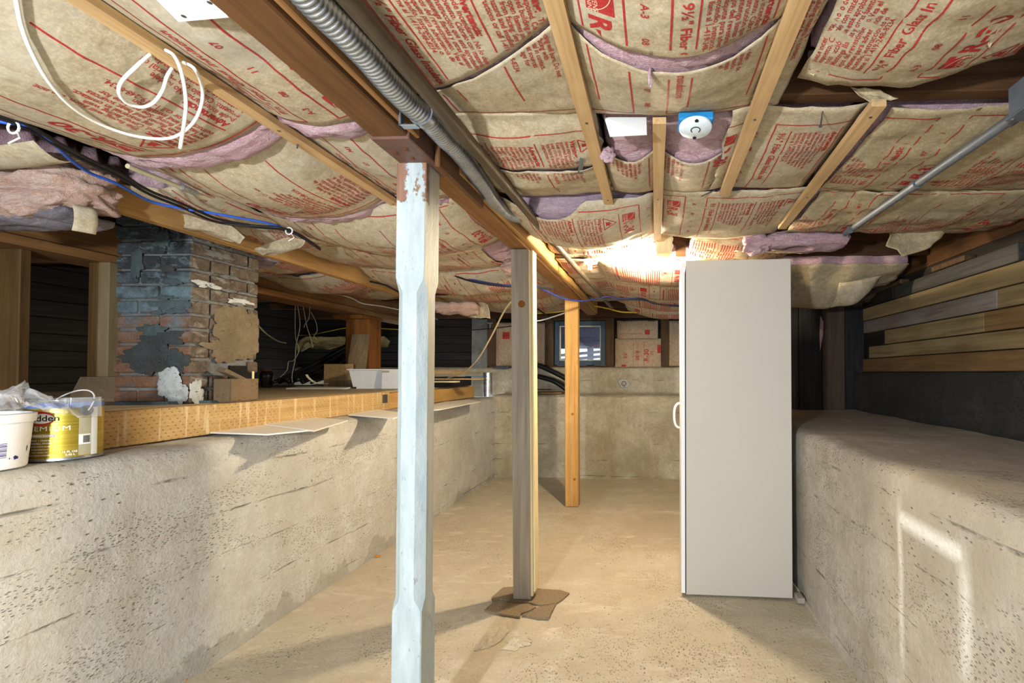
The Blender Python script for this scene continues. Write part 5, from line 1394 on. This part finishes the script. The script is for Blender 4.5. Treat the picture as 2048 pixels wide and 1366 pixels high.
flap([(340, 440), (356, 428), (400, 430), (460, 450), (490, 475), (478, 488), (440, 478), (400, 462), (352, 455)], 1.86, 'kraft', 'ragged brown paper drooping over the chimney girder', .03, 6.0)
flap([(505, 498), (530, 488), (575, 474), (612, 480), (598, 496), (560, 508), (528, 512)], 2.08, 'kraft', 'yellow paper tongue beside the zip-tied cables', .03, 7.0)
flap([(938, 605), (960, 600), (976, 610), (981, 638), (940, 634)], 4.0, 'kraft', 'short printed paper tail hanging before the dark siding', .03, 8.0)
flap([(1166, 522), (1196, 522), (1194, 527), (1184, 530), (1184, 540), (1176, 540), (1176, 530), (1168, 527)], 2.95, 'board_edge', 'small white paper scrap hanging near the bulb', .004, 9.0)
t = thing('insulation_piece', 'peach fluff bulging out over the dark siding', 'insulation', (-1.62, 3.9, 1.66))
part('fiberglass', lump(-1.86, -1.5, 3.88, 4.02, 1.65, 1.73, .035, 2.4, 26, 10, 12), M['fibre_peach'], t, sm=True)
t = thing('insulation_piece', 'peach tuft hanging beside the grey post top', 'insulation', (-.95, 2.93, 1.8))
part('fiberglass', lump(-.95, -.80, 2.90, 3.04, 1.755, 1.90, .03, 4.4, 16, 10, 18), M['fibre_peach'], t, sm=True)
for (u, v, y, r, lab) in ((1215, 310, 1.42, .020, 'small pink tuft on the lath under the white plate'), (762, 115, 1.0, .018, 'small pink tuft squeezed between conduit and pipe'), (1300, 155, .99, .012, 'white wisp dangling from the pink crescent tear')):
    p = at_y(u, v, y); t = thing('insulation_tuft', lab, 'tuft', p, 'small loose tufts')
    bm = bmesh.new(); bmesh.ops.create_icosphere(bm, subdivisions=4, radius=1)
    for q in bm.verts:
        d = q.co.copy(); k = 1 + .45 * fbm(d.x * 1.8 + u, d.y * 1.8, d.z * 1.8, 4)
        q.co = p + Vector((d.x * r * (.35 if r < .015 else 1), d.y * r * .6, d.z * r * (1.6 if r < .015 else 1.1))) * k
    part('fiberglass', MB().bm(bm), M['fibre_pink'], t, sm=True)
# ================================================================== pipes, conduit, cables
def corr_tube(path, r0, r1, pitch):
    # corrugated flexible tube along a dense path
    pts = [Vector(p) for p in path]; L = [0]
    for a, b in zip(pts, pts[1:]): L.append(L[-1] + (b - a).length)
    n = int(L[-1] / (pitch / 4)); out = []; j = 0
    for i in range(n + 1):
        d = L[-1] * i / n
        while j < len(L) - 2 and L[j + 1] < d: j += 1
        out.append(pts[j].lerp(pts[j + 1], (d - L[j]) / max(1e-9, L[j + 1] - L[j])))
    return MB().tube(out, r0, 16, rfun=lambda t: r0 + (r1 - r0) * (.5 + .5 * math.sin(2 * PI * (t * n) / 4)))
fx = thing('flexible_conduit', 'corrugated silver flexible conduit snaking along the beam', 'conduit', (-.58, 1.2, 1.79))
px = [(560, -75, 1.82), (622, 0, 1.812), (690, 68, 1.808), (738, 119, 1.806), (772, 160, 1.802), (815, 204, 1.80), (851, 234, 1.80), (890, 276, 1.805), (919, 305, 1.808), (960, 360, 1.812), (985, 398, 1.815), (1010, 424, 1.825), (1045, 434, 1.84), (1085, 436, 1.87)]
path = cat_rom([at_z(u, v, z) for u, v, z in px], 14)
part('conduit_tube', corr_tube(path, .0245, .0290, .0105), M['galvanised'], fx, sm=True)
cp = at_z(845, 228, 1.80); dr_ = (at_z(890, 276, 1.805) - at_z(815, 204, 1.80)).normalized()
part('clamp', MB().tube([cp - dr_ * .010, cp + dr_ * .010], .0325, 18), M['galvanised'], fx, 'galvanised pipe clamp', sm='auto')
k = Vector((-.638, cp.y - .02, cp.z - .02)); part('clamp_strap', MB().box(-.640, cp.x - .01, cp.y - .012, cp.y + .008, cp.z - .034, cp.z - .030, b=.001), M['galvanised'], fx)
part('clamp_leg', MB().box(-.6405, -.634, cp.y - .012, cp.y + .008, cp.z - .034, cp.z + .02, b=.001), M['galvanised'], fx)

bp = thing('steel_pipe', 'straight brown steel pipe beside the flexible conduit', 'pipe', (-.47, 2.5, 1.79))
A = at_z(650, -60, 1.79); Bq = at_z(1180, 560, 1.80); Cq = at_z(1224, 616, 1.785)
mid_ = at_z(1105, 482, 1.795)
part('pipe_run', MB().tube([A, mid_], .0185, 18), M['pipe_brown'], bp, sm='auto')
part('pipe_run', MB().tube([mid_, Cq], .0155, 18), M['pipe_brown'], bp, sm='auto')
dd = (Cq - A).normalized(); part('pipe_coupling', MB().tube([mid_ - dd * .03, mid_ + dd * .012], .0215, 18), M['pipe_brown'], bp, sm='auto')

gc = thing('conduit_pipe', 'straight grey metal conduit sloping over the board wall', 'conduit', (.92, 1.6, 1.79))
A = at_z(2040, 226, 1.79); Bq = at_z(1690, 467, 1.80)
part('pipe_run', MB().tube([A, Bq], .0135, 16), M['conduit_grey'], gc, sm='auto')
for (u, v) in ((1830, 371), (1698, 461), (2028, 235)):
    p = at_z(u, v, 1.7925); d = (Bq - A).normalized(); part('coupling', MB().tube([p - d * .016, p + d * .016], .0165, 16), M['conduit_grey'], gc, sm='auto')
jb = thing('junction_box', 'grey steel junction box at the conduit end by the photo edge', 'junction box', (A.x + .02, A.y - .04, A.z))
part('box_body', MB().box(A.x - .035, A.x + .075, A.y - .085, A.y - .005, A.z - .018, A.z + .06, b=.006), M['conduit_grey'], jb)
part('cover', MB().box(A.x - .038, A.x + .078, A.y - .088, A.y - .002, A.z - .022, A.z - .0185, b=.001), M['conduit_grey'], jb)
for dx, dy in ((-.028, -.075), (.065, -.075), (-.028, -.012), (.065, -.012)):
    part('screw', MB().lathe([(.0001, -.004), (.005, -.003), (.005, 0)], (A.x + dx, A.y + dy, A.z - .022), 8), M['galvanised'], jb)
sp_ = thing('conduit_pipe', 'short thin metal conduit under the left batts', 'conduit', (-1.56, 1.55, 1.73))
A2 = at_z(255, 332, 1.735); B2 = at_z(420, 398, 1.742)
part('pipe_run', MB().tube([A2, B2], .007, 10), M['label_grey'], sp_, sm='auto'); q = at_z(380, 381, 1.7395); d = (B2 - A2).normalized()
part('coupling', MB().tube([q - d * .03, q + d * .02], .0095, 10), M['galvanised'], sp_, sm='auto')

def cable(name, px, r, m, label, cat='cable', n=10, fn=None, grp=None):
    pts = [fn(*p) if fn else at_y(*p) for p in px]
    return single(name, MB().tube(cat_rom(pts, n), r, 8), M[m], label, cat, grp, sm=True)
cs = .3222
def L0(u, v, off=.012): return on_surf(u * cs, v * cs, lambda x, y: min(B_L0.z(x, min(y, B_L0.y1)), 1.82), off)
# white loose cable: big loop, tail and small loop are one length
c1 = [L0(*p) for p in ((60, -160), (100, 0), (130, 150), (190, 310), (290, 490), (430, 650), (600, 760), (800, 835))]
e = [L0(980, 862, .02), L0(1100, 842, .02), L0(1200, 760, .02), L0(1250, 650, .015), L0(1255, 540, .014), L0(1210, 430, .03)]
e.append(L0(1140, 388, .006))
single('white_cable', MB().tube(cat_rom(c1 + e, 10), .0034, 10), M['white_cable'], 'white cable hanging in a long sweeping loop', 'cable', 'white loose cables', sm=True)
c2 = [L0(1030, 312, .006)] + [at_z(u * cs, v * cs, z) for u, v, z in ((1080, 345, 1.80), (1120, 430, 1.77), (1148, 560, 1.74), (1152, 700, 1.70), (1118, 920, 1.65))]
single('white_cable', MB().tube(cat_rom(c2, 10), .0034, 10), M['white_cable'], 'white cable end dangling straight from the furring strip', 'cable', 'white loose cables', sm=True)
c3 = [L0(934, 338, .006), L0(850, 410, .03), L0(760, 500, .02), L0(738, 570, .02), L0(780, 635, .018), L0(870, 665, .018), L0(950, 640, .018), L0(1010, 560, .02), L0(1035, 480, .025), L0(1068, 424, .006)]
single('white_cable', MB().tube(cat_rom(c3, 10), .0034, 10), M['white_cable'], 'white cable in a small teardrop loop', 'cable', 'white loose cables', sm=True)
# blue and black bundle along the edge of the left batts
zc = 1.735
blue = [(-80, 220), (0, 243), (60, 252), (105, 284), (140, 318), (180, 346), (235, 368), (300, 402), (360, 416), (410, 424), (480, 436), (545, 449), (600, 470)]
single('blue_cable', MB().tube(cat_rom([at_z(u, v, zc) for u, v in blue], 10), .0045, 8), M['blue_cable'], 'bright blue cable along the left batts', 'cable', sm=True)
for i, (dv, lab) in enumerate(((-4, 'upper black cable beside the bright blue one'), (3, 'lower black cable beside the bright blue one'))):
    pts = [at_z(u, v + dv * (1 if u < 500 else .4), zc - .008 + .006 * i) for u, v in ((-60, 214), (20, 240), (60, 256), (120, 292), (180, 324), (240, 352), (300, 386), (360, 410), (430, 440), (500, 452), (580, 462), (640, 498))]
    single('black_cable', MB().tube(cat_rom(pts, 8), .0048, 8), M['black_cable'], lab, 'cable', 'black cables along the left batts', sm=True)
for (u, v, lab) in ((27, 255, 'white zip tie near the peach slab'), (578, 462, 'white zip tie near the painted post')):
    p = at_z(u, v, zc - .012); mb = MB().tube([p + Vector((math.cos(a) * .014, 0, math.sin(a) * .014)) for a in [k * PI / 6 for k in range(13)]], .0025, 6, cap=False)
    mb.tube([p + Vector((.01, 0, -.01)), p + Vector((.03, -.01, -.03)), p + Vector((.01, -.015, -.045))], .0018, 6); single('zip_tie', mb, M['white_cable'], lab, 'zip tie', 'zip ties')
# cables behind the posts
cable('navy_cable', [(860, 533, 3.05), (890, 541, 3.05), (930, 556, 3.05), (975, 566, 3.05), (1020, 571, 3.05), (1066, 571, 3.1), (1095, 583, 3.3), (1124, 596, 3.5), (1160, 602, 3.7), (1190, 598, 3.9), (1215, 593, 3.95), (1240, 597, 3.95), (1284, 598, 3.95), (1305, 606, 3.95), (1330, 610, 3.95), (1362, 611, 3.95)], .007, 'navy_cable', 'dark blue cable draped across behind both posts')
cable('black_cable', [(866, 537, 3.02), (900, 548, 3.02), (940, 562, 3.02), (985, 570, 3.02), (1030, 574, 3.02), (1064, 574, 3.06), (1085, 576, 3.2), (1108, 578, 3.3)], .006, 'black_cable', 'black cable lying beside the dark blue one')
cable('black_cable', [(1172, 588, 3.9), (1190, 596, 3.9), (1230, 600, 3.93), (1284, 600, 3.93), (1320, 609, 3.93), (1362, 613, 3.93)], .006, 'black_cable', 'black cable bunched with the dark blue one near the cabinet')
cable('black_cable', [(866, 589, 3.7), (890, 589, 3.7), (912, 587, 3.7)], .007, 'black_cable', 'short black cable between painted and grey posts')
cable('black_cable', [(1062, 608, 4.6), (1085, 625, 4.7), (1110, 642, 4.8)], .008, 'black_cable', 'black cable sloping down behind the yellow post')
cable('black_cable', [(740, 563, 2.9), (770, 570, 2.9), (790, 580, 2.9), (815, 594, 2.9)], .006, 'black_cable', 'black cable crossing down to the painted post')
cable('yellow_cable', [(1055, 627, 4.9), (1090, 626, 4.9), (1130, 622, 4.9), (1180, 612, 4.9), (1215, 617, 4.9), (1245, 624, 4.9), (1290, 625, 4.9)], .007, 'yellow_cable', 'yellow cable strung before the window')
cable('white_cable', [(1055, 643, 4.7), (1080, 641, 4.7), (1105, 634, 4.7), (1135, 624, 4.7)], .007, 'white_cable', 'white cable rising to the yellow post')
cable('cream_cord', [(1030, 598, 3.1), (1018, 608, 3.2), (1004, 630, 3.4), (985, 668, 3.6), (960, 712, 3.8), (940, 735, 4.0), (920, 748, 4.2), (895, 756, 4.38)], .006, 'cream_cable', 'cream cord arching down to the board pile')
cable('black_cable', [(862, 664, 5.675), (905, 660, 5.65), (945, 660, 5.63), (1000, 655, 5.63), (1040, 650, 5.63)], .006, 'black_cable', 'thin black cable across the masonry pier')
# behind the chimney
cable('yellow_cable', [(510, 697, 5.668), (540, 685, 5.668), (580, 672, 5.668), (620, 670, 5.668), (660, 662, 5.668), (692, 656, 5.668), (740, 656, 5.668), (800, 659, 5.668)], .006, 'yellow_cable', 'yellow cable in the dark behind the chimney')
cable('yellow_cable', [(512, 645, 4.6), (530, 665, 4.6), (555, 682, 4.6), (572, 686, 4.6)], .007, 'cream_cable', 'cream cable drooping from the chimney')
G = 'thin wires dangling behind the chimney'
for pts, lab in (([(591, 618), (590, 650), (592, 680), (598, 700), (588, 720), (577, 724), (574, 740), (560, 755)], 'kinked thin wire dangling nearest the chimney'),
                 ([(594, 618), (600, 650), (592, 690), (590, 720), (584, 750), (585, 765)], 'long straight thin wire dangling in the dark'),
                 ([(605, 618), (613, 650), (620, 672), (626, 695)], 'short thin wire dangling beside the long straight one'),
                 ([(622, 638), (632, 645), (634, 662), (628, 672), (634, 680)], 'small hooked thin wire dangling in the dark'),
                 ([(620, 618), (618, 635), (610, 648), (608, 655)], 'shortest thin wire dangling under the girder')):
    cable('thin_wire', [(u, v - (14 if i_ == 0 else 0), 3.8) for i_, (u, v) in enumerate(pts)], .0028, 'grey_wire', lab, 'wire', 8, None, G)
cable('thin_wire', [(645, 585, 3.6), (680, 590, 3.6), (705, 597, 3.6), (725, 607, 3.6), (760, 612, 3.7), (800, 620, 3.8)], .004, 'grey_wire', 'pale wire stapled along the brown girder', 'wire')
cable('thin_wire', [(-10, 418, 2.02), (60, 430, 2.12), (120, 443, 2.2), (182, 462, 2.3), (230, 478, 2.4)], .006, 'grey_wire', 'grey cable along the girder left of the chimney', 'wire')
cable('thin_wire', [(-10, 433, 2.0), (80, 452, 2.12), (160, 474, 2.25), (230, 492, 2.38)], .0025, 'cream_cable', 'thin pale wire below the grey girder cable', 'wire')
# black pipes
rnd = random.Random(11)
for i in range(14):
    u0 = 545 + i * 6 + rnd.uniform(-6, 6); y0 = 4.15 + .04 * (i % 4); y1 = 4.9 + .05 * (i % 5)
    p0 = at_y(u0, 766 - 3 * (i % 3), y0); p1 = at_y(700 + rnd.uniform(-10, 10), 684 + i * 3.2 + rnd.uniform(-4, 4), y1)
    p0.z = max(p0.z, PZ + .02)
    m1 = p0.lerp(p1, .5) + Vector((0, 0, -.03 + .02 * rnd.random()))
    single('black_pipe', MB().tube(cat_rom([p0, m1, p1], 8), .012 + .004 * (i % 3), 8), M['black_plastic'], 'long glossy black plastic pipe in the loose heap by the thick post', 'pipe', 'heap of black plastic pipes', sm=True)
# dark glass jar
jp = at_y(533, 764, 4.2); jp.z = PZ
jr = thing('glass_jar', 'dark glass jar standing in the gloom past the stone trough', 'jar', jp)
part('jar_body', MB().lathe([(.03, 0), (.042, .01), (.052, .10), (.05, .13), (.04, .145), (.04, .16), (.03, .16)], jp, 20), M['glass_dark'], jr, sm='auto')
part('jar_rim', MB().lathe([(.041, .15), (.045, .152), (.045, .168), (.041, .17)], jp, 20), M['rust'], jr, sm='auto')
# yellow insulation rags on the back wall
flap([(590, 695), (598, 680), (612, 673), (650, 674), (690, 673), (690, 690), (660, 699), (622, 697), (618, 684), (606, 690), (598, 706)], 5.63, 'fibre_yellow', 'ragged yellow insulation strip in the dark behind the black pipes', .03, 11.0)
flap([(752, 674), (768, 672), (780, 682), (776, 694), (752, 696)], 5.63, 'fibre_yellow', 'small yellow insulation scrap behind the thick brown post', .02, 12.0)
cable('thin_wire', [(872, 600, 5.2), (870, 620, 5.2), (868, 634, 5.2), (876, 640, 5.2)], .004, 'grey_wire', 'bent metal strap stub near the painted post', 'strap')
hg = thing('pipe_hanger', 'small silver tee pipe hanger above the masonry pier', 'hanger', at_y(980, 652, 5.63))
p = at_y(980, 652, 5.63); part('bar', MB().box(p.x - .034, p.x + .034, p.y, p.y + .01, p.z + .028, p.z + .042, b=.001), M['galvanised'], hg); part('stem', MB().box(p.x - .009, p.x + .009, p.y, p.y + .01, p.z - .03, p.z + .0275, b=.001), M['galvanised'], hg)

# ================================================================== plates, disc, tape, nails
def plate(px, zs, th, m, label, name='white_plate', cat='plate', screws=()):
    P = [at_z(u, v, z) for (u, v), z in zip(px, zs)]; n = (P[1] - P[0]).cross(P[2] - P[0]).normalized()
    if n.z < 0: n = -n
    t = thing(name, label, cat, P[0]); part('panel', MB().hexa(P + [p + n * th for p in P]), M[m], t)
    for (a, b) in screws:
        q = P[0].lerp(P[1], a).lerp(P[3].lerp(P[2], a), b); part('screw', MB().lathe([(.0001, -.001), (.004, -.0006), (.004, .001)], q, 8), M['nail_steel'], t)
    return t
plate([(285, -28), (357, 44), (458, 35), (400, -28)], (1.795, 1.79, 1.79, 1.795), .012, 'white_plastic', 'white plastic panel tucked beside the dark brown beam', screws=((.3, .5), (.85, .2), (.5, .9)))
plate([(1209, 238), (1220, 274), (1294, 270), (1293, 238)], (1.845, 1.785, 1.785, 1.845), .006, 'white_plastic', 'white plate leaning on pink fibre between the laths', screws=((.75, .15), (.7, .85)))
dc = thing('ceiling_disc', 'white round plastic disc on bare pink fibre', 'disc', at_z(1390, 256, 1.80))
c = at_z(1391, 257, 1.795); tilt = Matrix.Translation(c) @ Matrix.Rotation(math.radians(-8), 4, 'X')
part('disc_plate', MB().lathe([(.0001, -.004), (.040, -.003), (.0435, 0), (.0435, .005), (.0001, .006)], (0, 0, 0), 36).xf(tilt), M['disc_white'], dc, sm='auto')
part('disc_backing', MB().box(-.046, .046, -.03, .03, .0065, .03, b=.004).xf(tilt), M['blue_plastic'], dc, 'blue plastic backing')
part('disc_mark', MB().tube([tilt @ Vector((.012 * math.cos(a), .012 * math.sin(a), -.0045)) for a in [PI * .75 + k * PI * 1.5 / 14 for k in range(15)]], .0012, 6), M['ink_black'], dc)
for y in (-.036, .034): part('screw', MB().lathe([(.0001, -.0055), (.005, -.005), (.005, -.002)], (0, y, 0), 10).xf(tilt), M['ink_black'], dc)
mb = MB(); P = [on_surf(u, v, B_R1a.z, .004) for u, v in ((1160, 316), (1168, 318), (1164, 349), (1155, 347))]
mb.hexa(P + [p + Vector((0, 0, .0015)) for p in P]); single('tape_tab', mb, M['tape_grey'], 'grey tape tab on the crumpled batt', 'tape')
for (u0, v0, u1, v1, z0, z1, lab) in ((1647, 210, 1641, 252, 1.86, 1.80, 'long bent nail poking down below the bare joist'), (1402, 393, 1428, 381, 1.82, 1.845, 'long nail poking out near the text-box batt'), (594, 297, 596, 283, 1.80, 1.82, 'bent nail in the long furring strip')):
    a, b_ = at_z(u0, v0, z0), at_z(u1, v1, z1); mb = MB().tube([a, b_], .0022, 6); mb.tube([b_, b_ + (b_ - a).normalized() * .002], .005, 8); single('bent_nail', mb, M['nail_steel'], lab, 'nail', 'loose nails overhead')
# small orange leaves on the floor edge
for (u, v, lab) in ((365, 1359, 'orange leaf on the floor at the photo bottom'), (755, 1112, 'orange crumb of leaf against the left wall foot')):
    p = at_z(u, v, .006); mb = MB().prism(blob(p.x, p.y, .018, .010, u, 12, .4, .4), .002, .008); single('dry_leaf', mb, M['orange_leaf'], lab, 'leaf', 'dry leaves')
# ================================================================== bare bulb
mat_emit('bulb_glow', (1.0, .83, .57), 1.0)
M['bulb_glow'].node_tree.nodes['Principled BSDF'].inputs['Emission Strength'].default_value = BULB_WATTS
mat_plain('porcelain', lin(236, 232, 220), .3, var=.02)
lm = thing('light_bulb', 'bare glowing bulb in a porcelain socket overhead', 'light bulb', BULB_POS)
q = BULB_POS
part('bulb_glass', MB().lathe([(.001, -.036), (.014, -.034), (.026, -.022), (.031, -.004), (.028, .014), (.018, .032), (.013, .044)], q, 24), M['bulb_glow'], lm, sm=True)
part('socket', MB().lathe([(.018, .045), (.019, .062), (.030, .068), (.046, .074), (.046, .086), (.001, .087)], q, 24), M['porcelain'], lm, sm='auto')
part('mounting_block', MB().box(q.x - .05, q.x + .05, q.y - .05, q.y + .05, q.z + .0875, q.z + .12, b=.003), M['wood_lath'], lm)
nb_ = thing('nailer_block', 'pale wood nailer block beside the bulb', 'block', (.04, 2.42, 1.80))
a = at_y(1312, 505, 2.44); b_ = at_y(1345, 470, 2.44)
part('block', MB().box(a.x, b_.x, 2.44, 2.48, a.z, b_.z + .05, b=.003), M['wood_cream'], nb_)
